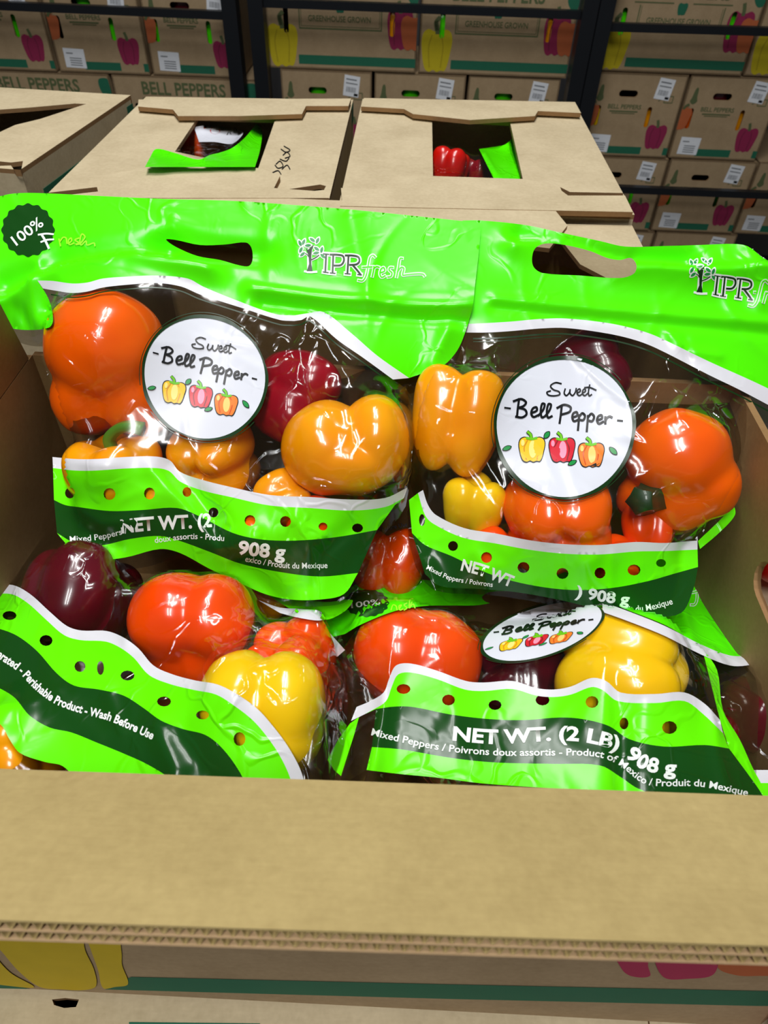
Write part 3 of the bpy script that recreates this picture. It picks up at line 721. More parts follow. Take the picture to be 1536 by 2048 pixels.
# ------------------------------------------------------------------ pepper bags: film draped over the peppers
class Bag:
    CELL = .0027
    def __init__(s, name, label, low, high, group, base=None):
        """low, high: (Y, z) of two lines across the picture that span the bag's front plane"""
        s.P0 = np.array([0, low[0], low[1]]); s.ea = np.array([1.0, 0, 0]); s.eb = unit([0, high[0]-low[0], high[1]-low[1]])
        s.n = np.cross(s.ea, s.eb); s.peps = []; s.label = label; s.name = name; s.group = group; s.root = None
    def plane(s, px, h=0.0):
        d = ray(px); t = ((s.P0 + s.n * h) @ s.n) / (d @ s.n); return d * t[:, None]
    def ab(s, X): Q = X - s.P0; return np.stack([Q @ s.ea, Q @ s.eb], -1)
    def pepper(s, cx, cy, rpx, label, m, h=-.022, **k):
        c = s.plane((cx, cy), h)[0]; R = rpx * (c @ FWD) / F_PX
        o, V = bell_pepper(c, R, label, m, **k); s.peps.append(V); return o
    def drape(s, outline, edge, creases=(), seed=0, rough=.0012, iters=800, slack=0.0, sag=None):
        """outline: px silhouette; edge: [(b-fraction 0 bottom .. 1 top, height)] along the silhouette"""
        O = s.ab(s.plane(outline)); s.out_px = np.asarray(outline, float)
        lo, hi = O.min(0) - .03, O.max(0) + .03; c = s.CELL
        nx, ny = int((hi[0]-lo[0])/c) + 2, int((hi[1]-lo[1])/c) + 2; s.lo, s.nx, s.ny = lo, nx, ny
        gx = lo[0] + np.arange(nx)*c; gy = lo[1] + np.arange(ny)*c; GX, GY = np.meshgrid(gx, gy)
        inside = pip(O, np.stack([GX.ravel(), GY.ravel()], 1)).reshape(ny, nx)
        fb = (GY - O[:, 1].min()) / (O[:, 1].max() - O[:, 1].min())
        E = np.interp(fb, [e[0] for e in edge], [e[1] for e in edge])
        Ob = np.full((ny, nx), -1.0)
        for V in s.peps:
            V = np.concatenate([V] + [(V[QF[:, i]]*w1 + V[QF[:, j]]*w2) for i, j, w1, w2 in ((0, 2, .5, .5), (0, 1, .5, .5), (1, 2, .5, .5))]); a = s.ab(V); h = (V - s.P0) @ s.n
            ix = np.clip(((a[:, 0]-lo[0])/c + .5).astype(int), 0, nx-1); iy = np.clip(((a[:, 1]-lo[1])/c + .5).astype(int), 0, ny-1)
            np.maximum.at(Ob, (iy, ix), h + .0026)
        for _ in range(3):
            Pd = np.pad(Ob, 1, constant_values=-1.0); nb = np.stack([Pd[1:-1, :-2], Pd[1:-1, 2:], Pd[:-2, 1:-1], Pd[2:, 1:-1]])
            cnt = (nb > -.5).sum(0); av = np.where(nb > -.5, nb, 0).sum(0) / np.maximum(cnt, 1); Ob = np.where((Ob < -.5) & (cnt >= 2), av, Ob)
        Ob = np.where(inside, Ob, -1.0)
        H = np.maximum(E, Ob)
        for it in range(iters):
            Pd = np.pad(H, 1, mode='edge'); A = .25*(Pd[1:-1, :-2] + Pd[1:-1, 2:] + Pd[:-2, 1:-1] + Pd[2:, 1:-1]) - slack
            H = np.where(inside, np.maximum(A, Ob), E)
        D = np.zeros_like(H); rs = np.random.RandomState(seed)
        for cr in creases:
            pts = s.ab(s.plane(np.array(cr[0], float))); amp, wd = cr[1], cr[2]; best = np.full(H.shape, 9.0)
            for i in range(len(pts)-1):
                a, b = pts[i], pts[i+1]; v = b-a; L2 = v @ v + 1e-12
                t = np.clip(((GX-a[0])*v[0] + (GY-a[1])*v[1])/L2, 0, 1); best = np.minimum(best, np.hypot(GX-a[0]-t*v[0], GY-a[1]-t*v[1]))
            D += amp*np.exp(-(best/wd)**(1.3 if amp > 0 else 2))
        for k in range(70):
            cx, cy = rs.uniform(lo[0], hi[0]), rs.uniform(lo[1], hi[1]); th = rs.uniform(0, math.pi); ln = rs.uniform(.010, .045); wd = rs.uniform(.0014, .0045)
            u = (GX-cx)*math.cos(th) + (GY-cy)*math.sin(th); v = -(GX-cx)*math.sin(th) + (GY-cy)*math.cos(th) + .2*u*u/ln
            D += rs.uniform(.5, 1.5)*rough*np.exp(-np.abs(v/wd)**1.3)*np.exp(-(u/ln)**2)
        H = H + D
        H = np.where(inside, np.maximum(H, Ob), H)
        for _ in range(1):
            Pd = np.pad(H, 1, mode='edge'); H = .5*H + .125*(Pd[1:-1, :-2] + Pd[1:-1, 2:] + Pd[:-2, 1:-1] + Pd[2:, 1:-1])
        s.H = H
        b = s.plane(outline, -.03); base = base_of(b)
        s.root = empty(s.name, base, s.label, 'bag', s.group)
    def height(s, A):
        x = np.clip((A[:, 0]-s.lo[0])/s.CELL, 0, s.nx-1.001); y = np.clip((A[:, 1]-s.lo[1])/s.CELL, 0, s.ny-1.001)
        i, j = x.astype(int), y.astype(int); u, v = x-i, y-j; H = s.H
        return H[j, i]*(1-u)*(1-v) + H[j, i+1]*u*(1-v) + H[j+1, i]*(1-u)*v + H[j+1, i+1]*u*v
    def hit(s, px, lift=0.0):
        px = np.asarray(px, float); d = ray(px); dn = d @ s.n; P0n = s.P0 @ s.n
        hs = np.linspace(.13, -.13, 131); t_prev = (P0n + hs[0])/dn; f_prev = hs[0] - s.height(s.ab(d*t_prev[:, None]))
        T = np.full(len(px), np.nan)
        for h in hs[1:]:
            t = (P0n + h)/dn; f = h - s.height(s.ab(d*t[:, None])); k = np.isnan(T) & (f <= 0)
            T[k] = (t_prev + (t-t_prev)*np.clip(f_prev/(f_prev-f+1e-12), 0, 1))[k]; t_prev, f_prev = t, f
        T = np.where(np.isnan(T), t_prev, T)
        return d*(T - lift)[:, None]
    def region(s, name, outline, m, holes=(), step=5.5, lift=0.0, label=None):
        V, T, _ = triangulate(outline, holes, step); X = s.hit(V, lift)
        o = obj(name, X, T[:, ::-1], m, s.root, smooth=True)
        if label: o['label'] = label
        return o
    def print(s, name, art, mats, base=.0004, label=None, smooth=True, parent=None):
        V = np.array(art.V); X = s.hit(V, 0.0); z = np.array(art.z); d = unit_rows(X); X = X - d*(base + .00012*z)[:, None]
        o = obj(name, X, art.F, mats, parent or s.root, art.m, smooth)
        if label: o['label'] = label
        return o
    def back(s, m, depth=.03, shrink=1.0):
        O = resample(s.out_px, 14); V, T, _ = triangulate(O, (), 16.0)
        A = s.ab(s.plane(V)); 
        d = np.min(np.hypot(A[:, None, 0]-s.ab(s.plane(O))[None, :, 0], A[:, None, 1]-s.ab(s.plane(O))[None, :, 1]), 1)
        fb = s.height(A); h = np.minimum(fb, np.interp(d, [0, .06], [0, 1])*(-depth) + np.interp(d, [0, .06], [1, 0])*fb) - .002
        X = s.plane(V) + 0; X = s.P0 + A[:, :1]*s.ea + A[:, 1:]*s.eb + h[:, None]*s.n
        return obj('back_panel', X, T, m, s.root, smooth=True)
def unit_rows(X): return X / np.linalg.norm(X, axis=1)[:, None]
def cm(*P, n=5): return catmull(list(P), n=n)
def J(*parts): return np.concatenate([np.asarray(p, float).reshape(-1, 2) for p in parts])
def rev(P): return np.asarray(P)[::-1]

# ---- round label artwork, unit circle, y up
def LBL(x, y): return ((x - 713)/290.0, (432 - y)/290.0)
SWEET = [[(700,255),(676,251),(656,264),(668,279),(690,287),(694,298),(672,304),(648,301),(641,290),(656,284)],
 [(716,276),(712,294),(721,303),(733,291),(736,278),(736,294),(746,303),(757,290),(761,274)],
 [(764,293),(778,285),(775,276),(766,282),(765,296),(774,303),(786,296)],[(786,293),(799,285),(796,276),(788,282),(787,296),(796,303),(808,294)],
 [(816,260),(811,288),(814,304),(824,299)],[(795,271),(815,270),(842,281)]]
BELLP = [[(528,316),(523,350),(519,388)],[(505,326),(536,317),(556,330),(546,345),(525,352)],[(525,352),(552,360),(558,378),(540,391),(514,388)],
 [(577,374),(600,363),(598,350),(584,355),(577,374),(586,389),(606,382)],[(606,384),(626,360),(632,338),(622,336),(616,366),(621,391),(634,386)],[(634,386),(652,362),(658,340),(648,337),(641,366),(646,392),(662,386)],
 [(702,343),(698,380),(693,414)],[(683,353),(712,340),(738,350),(734,368),(700,380)],[(744,392),(765,383),(763,370),(750,374),(745,390),(752,406),(772,399)],
 [(773,381),(771,410),(768,442)],[(773,388),(786,374),(797,385),(789,402),(773,400)],[(809,384),(807,412),(804,447)],[(809,391),(823,376),(834,388),(826,406),(809,403)],
 [(845,403),(866,395),(864,382),(852,386),(846,402),(854,416),(872,408)],[(880,389),(880,402),(880,416)],[(881,404),(887,393),(898,387),(907,391)]]
DASH = [[(469,352),(492,355)],[(930,403),(950,405)]]
ICON = [((580,515), 104, 108, 0), ((703,517), 104, 106, 1), ((822,537), 104, 104, 2)]
LEAF = [((478,515), 42, 30, .35), ((641,462), 38, 34, .9), ((745,574), 42, 30, .45), ((912,526), 46, 34, -.75)]
IC_Y = [plain('icon_yellow', (245, 200, 20), .35), plain('icon_yellow_shade', (220, 150, 10), .35), plain('icon_yellow_light', (252, 232, 130), .35)]
IC_R = [plain('icon_red', (214, 14, 44), .35), plain('icon_red_shade', (140, 4, 24), .35), plain('icon_red_light', (246, 150, 180), .35)]
IC_O = [plain('icon_orange', (240, 130, 40), .35), plain('icon_orange_shade', (214, 84, 14), .35), plain('icon_orange_light', (252, 214, 120), .35)]
IC_G = plain('icon_stem_green', (110, 200, 20), .35); IC_L = plain('icon_leaf_green', (30, 150, 70), .35)
def label_on(bag, c, U, V, rot=0.0):
    c, U, V = (np.array(q, float) for q in (c, U, V)); co, si = math.cos(rot), math.sin(rot)
    def mp(P): P = np.asarray(P, float).reshape(-1, 2); x = P[:, 0]*co - P[:, 1]*si; y = P[:, 0]*si + P[:, 1]*co; return c + x[:, None]*U + y[:, None]*V
    t = np.linspace(0, 2*math.pi, 72, endpoint=False); ring = np.stack([np.cos(t), np.sin(t)], 1)
    wob = 1 + .008*np.sin(5*t + 1) + .006*np.sin(11*t)
    bag.region('label', mp(ring*.985), LABEL_M, step=5.0, lift=.0005, label='round white label with a dark green ring')
    a = Art(); o = mp(ring*wob[:, None]*1.0); i = mp(ring*(.955 + .012*np.sin(3*t))[:, None]); k = len(o)
    a.put(np.concatenate([o, i]), [(q, (q+1) % k, (q+1) % k + k, q + k) for q in range(k)]); a.line(mp(ring[8:40]*1.03), 1.6, n=1); a.line(mp(ring[44:66]*1.028), 1.6, n=1)
    bag.print('label_ring', a, [DK_INK], .0011)
    a = Art(); L = lambda S: mp([LBL(*q) for q in S]); s_ = np.linalg.norm(U)/145
    for S in SWEET: a.line(L(S), 3.0*s_)
    for S in BELLP: a.line(L(S), 4.6*s_)
    for S in DASH: a.line(L(S), 3.4*s_)
    bag.print('label_lettering', a, [INK], .0013)
    for (pc, pw, ph, k) in ICON:
        a = Art(); x, y = LBL(*pc); ww, hh = pw/290, ph/290
        a.poly(mp(bell(x, y - .02, ww*1.07, hh*.97)), 0, 0); a.poly(mp(bell(x, y - .02, ww, hh*.90)), 1, 1)
        for s in (-.22, .2): a.line(mp([(x + s*.8*ww, y + .3*hh), (x + s*1.4*ww, y), (x + s*ww, y - .42*hh)]), 2.6*s_, 2, 2)
        a.poly(mp(ellipse(x + .03*ww, y - .04*hh, .15*ww, .33*hh)), 3, 3); a.poly(mp(ellipse(x - .36*ww, y + .2*hh, .07*ww, .12*hh)), 3, 3)
        a.line(mp([(x - .02*ww, y + .34*hh), (x - .05*ww, y + .5*hh), (x - .16*ww, y + .60*hh)]), 7*s_, 0, 3); a.line(mp([(x - .02*ww, y + .34*hh), (x - .05*ww, y + .5*hh), (x - .16*ww, y + .60*hh)]), 5*s_, 4, 4)
        a.line(mp([(x - .2*ww, y + .38*hh), (x, y + .34*hh), (x + .18*ww, y + .38*hh)]), 5*s_, 4, 4)
        bag.print('label_pepper', a, [INK] + (IC_Y, IC_R, IC_O)[k] + [IC_G], .0013, label=('yellow', 'red', 'orange')[k] + ' printed pepper')
    for (pc, pw, ph, r) in LEAF:
        a = Art(); x, y = LBL(*pc); P = np.array([(-.5, 0), (-.2, .26), (.2, .27), (.5, 0), (.2, -.27), (-.2, -.26)]); P = catmull([q for q in P], closed=True, n=4)
        R = np.array([[math.cos(r), -math.sin(r)], [math.sin(r), math.cos(r)]]); q = (P*np.array([pw, ph*1.15])/290) @ R.T + np.array([x, y]); a.poly(mp(q), 0, 0)
        a.poly(mp((P*np.array([pw*.8, ph*.85])/290) @ R.T + np.array([x, y])), 1, 1); bag.print('label_leaf', a, [INK, IC_L], .0013)
def logo_on(bag, ox, oy, sx, rot=0.0, parts=('tree', 'letters', 'script'), zoom=(1536/340.0)):
    """grower's logo: artwork coordinates are those of a 4.5x enlargement whose origin is at (560, 440)"""
    co, si = math.cos(rot), math.sin(rot)
    def mp(P): P = (np.asarray(P, float).reshape(-1, 2) - np.array([155, 310]))/zoom*sx; return np.stack([ox + P[:, 0]*co - P[:, 1]*si, oy + P[:, 0]*si + P[:, 1]*co], 1)
    z = sx/zoom; halo = []; dark = []
    if 'tree' in parts:
        dark += [('p', [(240,462),(262,400),(258,330),(245,290),(228,252),(250,272),(265,262),(285,240),(306,222),(288,268),(282,320),(282,400),(294,462)]), ('l', [(280,362),(320,342),(350,320)], 9), ('l', [(228,304),(246,316),(256,332)], 7)]
        halo += [('l', [(266,470),(266,400),(266,330),(272,270)], 44), ('l', [(222,466),(268,474),(330,470)], 20), ('l', [(282,362),(330,342),(360,316)], 24), ('l', [(222,300),(250,320)], 22)]
        for c_, r_ in (((180,212),1.15),((212,202),-1.1),((252,232),-.1),((292,182),.6),((338,188),-1.1),((188,272),-1.1),((202,312),-.7),((330,262),.6),((376,272),-1.3),((326,300),-.2),((386,328),.7)):
            halo.append(('lf', c_, r_))
    if 'letters' in parts:
        L_ = [[(390,308),(440,312)],[(416,310),(408,474)],[(388,470),(436,478)],[(452,314),(520,316),(568,328),(576,370),(550,408),(490,414)],[(480,318),(474,480)],[(452,480),(498,484)],[(590,322),(660,324),(708,338),(716,376),(690,402),(628,408)],[(618,326),(608,488)],[(586,486),(634,490)],[(655,408),(700,460),(728,496)],[(700,494),(736,498)]]
        for i, q in enumerate(L_): dark.append(('l', q, 16 if len(q) > 2 or abs(q[0][1]-q[-1][1]) > 60 else 9)); halo.append(('l', q, 40))
    scr = [[(860,338),(838,320),(812,340),(795,420),(775,510),(745,552),(705,548)],[(745,430),(845,424)],[(850,425),(842,470),(832,514)],[(845,445),(870,424),(896,430)],[(905,480),(945,462),(935,432),(912,446),(902,490),(918,520),(950,505)],[(1022,432),(992,432),(985,455),(1010,480),(1002,512),(972,518)],[(1108,350),(1085,350),(1070,430),(1052,520)],[(1060,470),(1095,430),(1118,440),(1108,500),(1140,498),(1220,490),(1290,492),(1306,510)]] if 'script' in parts else []
    a = Art()
    for h in halo:
        if h[0] == 'l': a.line(mp(h[1]), h[2]*z, 0, 0)
        else:
            P = catmull([np.array(q) for q in [(-.5, 0), (-.2, .24), (.2, .24), (.5, 0), (.2, -.24), (-.2, -.24)]], closed=True, n=3); r = h[2]; R = np.array([[math.cos(r), -math.sin(r)], [math.sin(r), math.cos(r)]])
            a.poly(mp(P*np.array([84, 80]) @ R.T + np.array(h[1])), 0, 0); a.poly(mp(P*np.array([56, 46]) @ R.T + np.array(h[1])), 2, 2)
    for q in scr: a.line(mp(q), 30*z, 0, 0)
    for q in scr: a.line(mp(q), 13*z, 3, 2)
    for d in dark:
        if d[0] == 'l': a.line(mp(d[1]), d[2]*z, 1, 3)
        else: a.poly(mp(d[1]), 1, 3)
    return bag.print('grower_logo', a, [WHITE_INK, DK_INK, IC_L, G_FILM], .0005)
def badge_on(bag, c, r, rot, script, sq=1.0, fr=True):
    c = np.array(c, float); t = np.linspace(0, 2*math.pi, 120, endpoint=False); k = r*(1 + .035*np.cos(16*t)); P = c + np.stack([np.cos(t)*k, np.sin(t)*k*sq], 1)
    bag.region('badge', P, D_FILM, step=6, lift=.0004, label='dark green scalloped badge')
    a = Art(); d = np.array([math.cos(rot), math.sin(rot)]); n_ = np.array([-d[1], d[0]])
    text_on_path(a, '100%', [c + d*r*(-.72) + n_*r*.22*sq, c + d*r*.62 + n_*r*.22*sq], r*.42*sq, bold=.012)
    if fr:
        q = lambda x, y: c + np.array([x, y*sq])*r
        a.line([q(.40, .18), q(.70, .14), q(.97, .16)], r*.07); a.line([q(.54, .20), q(.66, .40), q(.80, .70)], r*.09); a.line([q(.50, .46), q(.72, .38), q(.98, .36)], r*.07)
    for S in script: a.line(np.array(S, float), r*.055, 1)
    return bag.print('badge_lettering', a, [WHITE_INK, LIME_INK], .0009)
def holes(L, n=12): return [ellipse(x, y, rx, ry, n) for x, y, rx, ry in L]

GRP = 'two pound bags of mixed peppers in the open box'
# ======== bag A: upper left
A = Bag('pepper_bag', 'upright green-topped bag of peppers at the upper left, half hidden net weight line', (.33, -.425), (.625, -.245), GRP)
A.pepper(220, 728, 118, 'large orange pepper at the left of the upper left bag', P_OR, h=-.028, lobes=[(0, .24, .16, 1.0, .96, .90), (-.45, -.56, -.16, .58, .68, .72), (.40, -.56, -.16, .64, .70, .72)], p=40, seed=2)
A.pepper(236, 948, 92, 'yellow pepper with curved green stem, below the large orange one', P_AM, h=-.045, axis=(-.06, .86, .42), L=.86, nl=4, phase=.2, seed=5, stem=([(0, 0, .55), (0, .02, .82), (-.22, .05, 1.02), (-.5, .1, 1.08), (-.8, .14, 1.0)], [.13, .12, .11, .12, .15]))
A.pepper(425, 925, 92, 'amber pepper below the round label of the upper left bag', P_AM, h=-.055, axis=(.2, .5, -.7), L=.9, seed=8)
A.pepper(560, 1005, 66, 'small visible amber pepper just over the white stripe, upper left bag', P_AM, h=-.045, axis=(.8, .3, -.4), L=.9, seed=9)
A.pepper(588, 800, 92, 'dark red pepper right of the round label, upper left bag', P_RED, h=-.05, axis=(.6, -.35, .4), L=1.15, nl=3, seed=11, stem=([(0, 0, .8), (.02, 0, 1.05), (.1, .05, 1.25)], [.14, .12, .13]), stem_m=STEM_D)
A.pepper(693, 890, 116, 'large amber pepper at the right end of the upper left bag', P_AM, h=-.025, lobes=[(-.34, -.06, .05, .78, .82, .80), (.50, .08, .05, .60, .80, .78), (.05, -.34, .12, .86, .56, .72)], p=40, seed=14)
A.pepper(500, 1070, 66, 'orange pepper showing through punch holes left of the big weight number', P_OR, h=-.042, axis=(.8, .3, .2), L=.9, seed=15)
A.pepper(632, 1052, 62, 'deep orange pepper showing through punch holes above the big weight number', P_OR2, h=-.042, axis=(.8, -.3, .2), L=.9, seed=16)
A.pepper(330, 1010, 66, 'amber pepper showing through punch holes above the net weight letters', P_AM, h=-.046, axis=(-.8, .3, .2), L=.9, seed=17)
a_top = cm((-60,436),(-30,404),(10,390),(45,386),(100,387),(200,392),(330,398),(470,402),(600,411),(700,419),(820,431),(962,446))
a_right = cm((962,446),(958,500),(950,570),(945,615),(932,660),(915,700),(888,730),(850,745),(818,756))
a_w1 = J(cm((75,561),(106,562),(144,567),(175,565),(206,557),(260,553),(312,551),(375,557),(406,573),(469,599),(550,628),(588,631)), cm((612,627),(647,624),(701,665),(754,711),(818,756)))
a_w2 = J(cm((86,577),(115,582),(144,586),(175,583),(206,575),(260,569),(312,566),(362,573),(400,589),(487,617),(560,640),(588,642)), cm((603,640),(621,633),(674,679),(727,716),(786,759)))
a_gus = cm((-70,600),(-20,640),(20,656),(60,660),(98,655),(106,640),(98,600),(75,561))
header = J(a_top[:-1], a_right[:-1], rev(a_w1)[:-1], rev(a_gus)[:-1])
a_bot_t = cm((105,914),(150,918),(193,918),(250,914),(311,913),(340,921),(359,943),(402,959),(466,975),(540,990),(620,994),(701,999),(770,996),(815,975))
a_bot_b = cm((106,936),(150,941),(193,941),(250,937),(311,936),(338,942),(360,963),(402,980),(466,995),(540,1011),(620,1016),(701,1021),(770,1014),(808,996))
a_dk_t = cm((108,1000),(130,1010),(156,1014),(220,1022),(284,1020),(354,1016),(402,1034),(466,1066),(524,1079),(594,1081),(674,1074),(754,1060))
a_dk_b = cm((114,1066),(150,1086),(200,1091),(260,1078),(320,1072),(360,1082),(420,1104),(480,1127),(560,1144),(640,1153),(716,1146))
a_end = cm((122,1076),(150,1106),(185,1120),(250,1115),(320,1098),(360,1106),(420,1138),(480,1166),(530,1188),(580,1199),(640,1199),(688,1188),(716,1146))
a_left = cm((86,577),(99,640),(92,720),(98,800),(107,860),(105,914))
a_rt = cm((815,975),(826,900),(830,830),(818,785),(786,759))
sil = J(a_top[:-1], a_right[:-1], [(818,756),(826,800),(832,850),(827,920),(815,985),(800,1010),(754,1060),(720,1146),(690,1188)], rev(a_end)[2:], [(108,1040),(104,914)], rev(a_left)[1:-1], [(98,640)], rev(a_gus)[6:-1])
A.drape(sil, [(0, -.045), (.35, -.042), (.62, -.03), (.75, -.006), (1, 0)],
    creases=[([(-60,610),(60,560),(150,535),(260,522),(420,540)], .012, .010), ([(0,560),(120,520),(260,500),(330,492)], -.010, .012), ([(70,520),(60,600),(50,650)], .006, .007), ([(20,600),(48,648)], -.004, .005), ([(500,570),(640,588),(800,600),(950,604)], .007, .006), ([(520,592),(700,612),(940,622)], -.006, .005), ([(330,920),(400,1010),(460,1100),(540,1190)], -.010, .010), ([(300,930),(370,1010),(430,1090)], .008, .008), ([(590,1030),(620,1110),(600,1190)], .004, .006), ([(700,1040),(640,1090),(610,1160)], -.004, .006), ([(880,735),(870,700),(900,640)], .005, .008), ([(110,990),(180,1030),(260,1030)], .004, .006), ([(130,1040),(200,1075)], -.004, .005), ([(330,480),(420,492),(520,500)], -.008, .012), ([(700,430),(720,520),(740,600)], .003, .012), ([(560,700),(640,660),(700,760)], .004, .003), ([(610,640),(590,760)], .004, .003), ([(760,760),(800,800),(830,860)], .006, .005), ([(790,780),(770,830)], -.004, .004)], seed=4)
handle_a = catmull([np.array(q, float) for q in [(332,479),(352,480),(400,490),(450,489),(492,485),(503,496),(505,520),(498,532),(480,531),(440,520),(395,512),(352,494)]], closed=True, n=4)
A.region('header', header, G_FILM, [handle_a])
A.region('upper_white_stripe', J(a_w1, rev(a_w2)), W_FILM)
A.region('window', J(a_w2[:-1], rev(a_rt)[:-1], rev(a_bot_t)[:-1], rev(a_left)[:-1]), CLEAR)
off = lambda P, dx, dy: np.asarray(P) + np.array([dx, dy])
a = Art(); a.line(off(a_w2[3:-2], -1, 9), 2.6, n=1); A.print('dark_green_line', a, [DK_INK])
A.region('lower_white_stripe', J(a_bot_t, rev(a_bot_b)), W_FILM)
hA = holes([(140,986,10,11),(219,988,12,12),(299,987,11,12),(374,984,9,10),(427,1025,10,10),(500,1041,11,11),(571,1043,11,11),(646,1053,9,8),(715,1056,11,9)])
A.region('light_green_band', J(a_bot_b, [(790,1010)], rev(a_dk_t)), G_BAND, hA, step=6)
A.region('dark_green_band', J(a_dk_t, rev(a_dk_b)), D_FILM, step=6)
A.region('bottom_band', J(a_dk_b, rev(a_end)[1:]), G_BAND)
A.back(CLEAR_B, .05)
a = Art(); text_on_path(a, 'NET WT. (2', [(243,1066),(300,1060),(360,1057),(424,1053)], 27, bold=.035); text_on_path(a, '908 g', [(475,1107),(520,1113),(570,1117)], 27, bold=.035)
text_on_path(a, 'Mixed Peppers /', [(140,1084),(200,1079),(255,1066)], 12, bold=.01); text_on_path(a, 'doux assortis - Produ', [(310,1086),(380,1078),(448,1082)], 12, bold=.01); text_on_path(a, 'exico / Produit du Mexique', [(490,1123),(570,1136),(655,1136)], 12, bold=.01)
A.print('lettering', a, [WHITE_INK])
label_on(A, (409, 755), (126.5, 3), (-3, -126.5), math.radians(-7))
logo_on(A, 594.5, 508, 1.0)
badge_on(A, (56, 460), 52, math.radians(-37), [[(118,478),(121,492)],[(120,483),(126,475),(132,476),(134,487)],[(136,487),(143,482),(142,476),(137,481),(139,489),(148,486)],[(158,476),(150,480),(158,486),(150,489),(160,488)],[(160,488),(170,474),(164,468),(160,480),(162,490),(172,482),(174,490),(188,486),(190,492)]])

# ======== bag B: upper right
B = Bag('pepper_bag', 'upright green-topped bag at the upper right with a fully readable round label', (.335, -.44), (.60, -.268), GRP)
B.pepper(915, 842, 92, 'tall amber pepper at the left of the upper right bag', P_AM, h=-.03, axis=(.16, .98, .05), L=1.38, nl=4, phase=.55, seed=21)
B.pepper(945, 1010, 66, 'yellow pepper low at the left of the upper right bag', P_YE, h=-.045, axis=(.1, .8, .3), L=1.0, nl=3, seed=22)
B.pepper(1120, 1052, 116, 'orange pepper below the round label of the upper right bag', P_OR, h=-.03, axis=(.1, .4, -.75), L=.8, nl=4, seed=23)
B.pepper(1364, 945, 112, 'large orange pepper with dark stem at the right of the upper right bag', P_OR, h=-.03, lobes=[(-.12, .28, .1, .92, .86, .85), (.36, -.22, .0, .62, .66, .7), (-.05, -.42, -.1, .66, .72, .7), (-.55, -.45, -.3, .55, .5, .5)], p=26, seed=24, stem=([(-.55, -.42, .1), (-.8, -.5, .42), (-1.0, -.52, .66)], [.36, .24, .22]), stem_m=STEM_D)
B.pepper(1180, 752, 84, 'dark maroon pepper hidden behind the top of the round label', P_MA, h=-.062, axis=(.7, .3, .2), L=1.0, seed=25)
B.pepper(1292, 1058, 54, 'small visible orange pepper under the dark stem, upper right bag', P_OR2, h=-.045, axis=(.1, .8, -.2), L=1.1, nl=3, seed=26)
B.pepper(985, 1110, 56, 'orange pepper showing through the left punch holes of the upper right bag', P_OR2, h=-.045, axis=(.8, .3, .2), L=.9, seed=27)
B.pepper(1240, 1125, 56, 'orange pepper showing through the right punch holes of the upper right bag', P_OR2, h=-.045, axis=(-.8, .3, .2), L=.9, seed=28)
b_top = cm((925,441),(962,441),(1050,450),(1120,465),(1200,482),(1250,493),(1330,492),(1400,490),(1468,488),(1496,493),(1530,518),(1580,540),(1650,575),(1700,640))
b_w1 = cm((930,648),(975,646),(1024,643),(1080,638),(1132,637),(1215,646),(1270,658),(1314,673),(1418,723),(1509,764),(1600,808),(1690,850))
b_w2 = cm((928,665),(975,665),(1024,662),(1080,657),(1132,656),(1215,667),(1270,680),(1314,697),(1418,750),(1480,780),(1590,838),(1680,882))
b_left = cm((928,665),(895,720),(855,755),(838,800),(828,860),(820,920),(830,960),(846,980))
b_t = cm((846,980),(856,1010),(872,1030),(928,1056),(992,1067),(1056,1080),(1124,1088),(1198,1090),(1272,1084),(1331,1086),(1395,1081))
b_b = cm((836,986),(850,1030),(866,1047),(925,1075),(992,1087),(1056,1099),(1124,1107),(1198,1109),(1272,1103),(1331,1102),(1395,1099))
b_dt = cm((824,1066),(850,1090),(903,1112),(977,1147),(1056,1169),(1144,1180),(1223,1176),(1297,1162),(1346,1148),(1396,1134))
b_db = cm((850,1148),(880,1172),(960,1178),(1030,1184),(1120,1200),(1190,1217),(1245,1229),(1300,1234),(1362,1226),(1386,1180),(1396,1134))
b_rt = cm((1680,882),(1600,880),(1530,890),(1500,930),(1470,990),(1440,1040),(1395,1081))
silb = J(b_top[:-1], [(1700,640),(1710,740),(1690,850)], b_rt[1:-1], [(1400,1090),(1398,1134),(1386,1182)], rev(b_db)[8:-1], [(836,1120),(822,1070),(818,1000)], rev(b_left)[3:-1], [(905,700),(925,660),(935,600),(930,520)])
B.drape(silb, [(0, -.04), (.35, -.042), (.62, -.03), (.75, -.006), (1, 0)],
    creases=[([(1030,490),(1110,482),(1240,530),(1400,545),(1536,545)], .013, .010), ([(1040,474),(1120,490),(1240,512),(1380,515)], -.011, .010), ([(990,592),(1100,600),(1300,618),(1600,640)], .004, .005), ([(990,606),(1100,616),(1300,634),(1600,655)], -.003, .004), ([(1490,500),(1520,560),(1530,600)], .006, .010), ([(1350,660),(1390,690),(1450,700)], .004, .004), ([(1380,670),(1390,720)], -.003, .004), ([(860,1120),(885,1180)], .008, .006), ([(960,1100),(990,1170)], .003, .005), ([(1230,1110),(1240,1180)], .003, .005), ([(1150,690),(1200,740),(1260,800)], .004, .003), ([(1000,690),(960,760),(930,800)], .004, .003), ([(870,850),(1010,1040),(1050,1060)], .003, .0025), ([(930,760),(960,900),(1000,970)], .003, .0025), ([(1330,760),(1290,840)], .005, .003), ([(1400,760),(1340,830)], .005, .003), ([(1430,800),(1450,900),(1500,900)], .004, .003)], seed=9)
handle_b = catmull([np.array(q, float) for q in [(1064,518),(1070,497),(1090,487),(1130,490),(1180,502),(1215,516),(1240,520),(1262,516),(1273,530),(1268,547),(1240,556),(1160,551),(1085,546),(1068,535)]], closed=True, n=4)
hb = J(b_top, [(1710,740)], rev(b_w1), [(930,600),(928,520)])
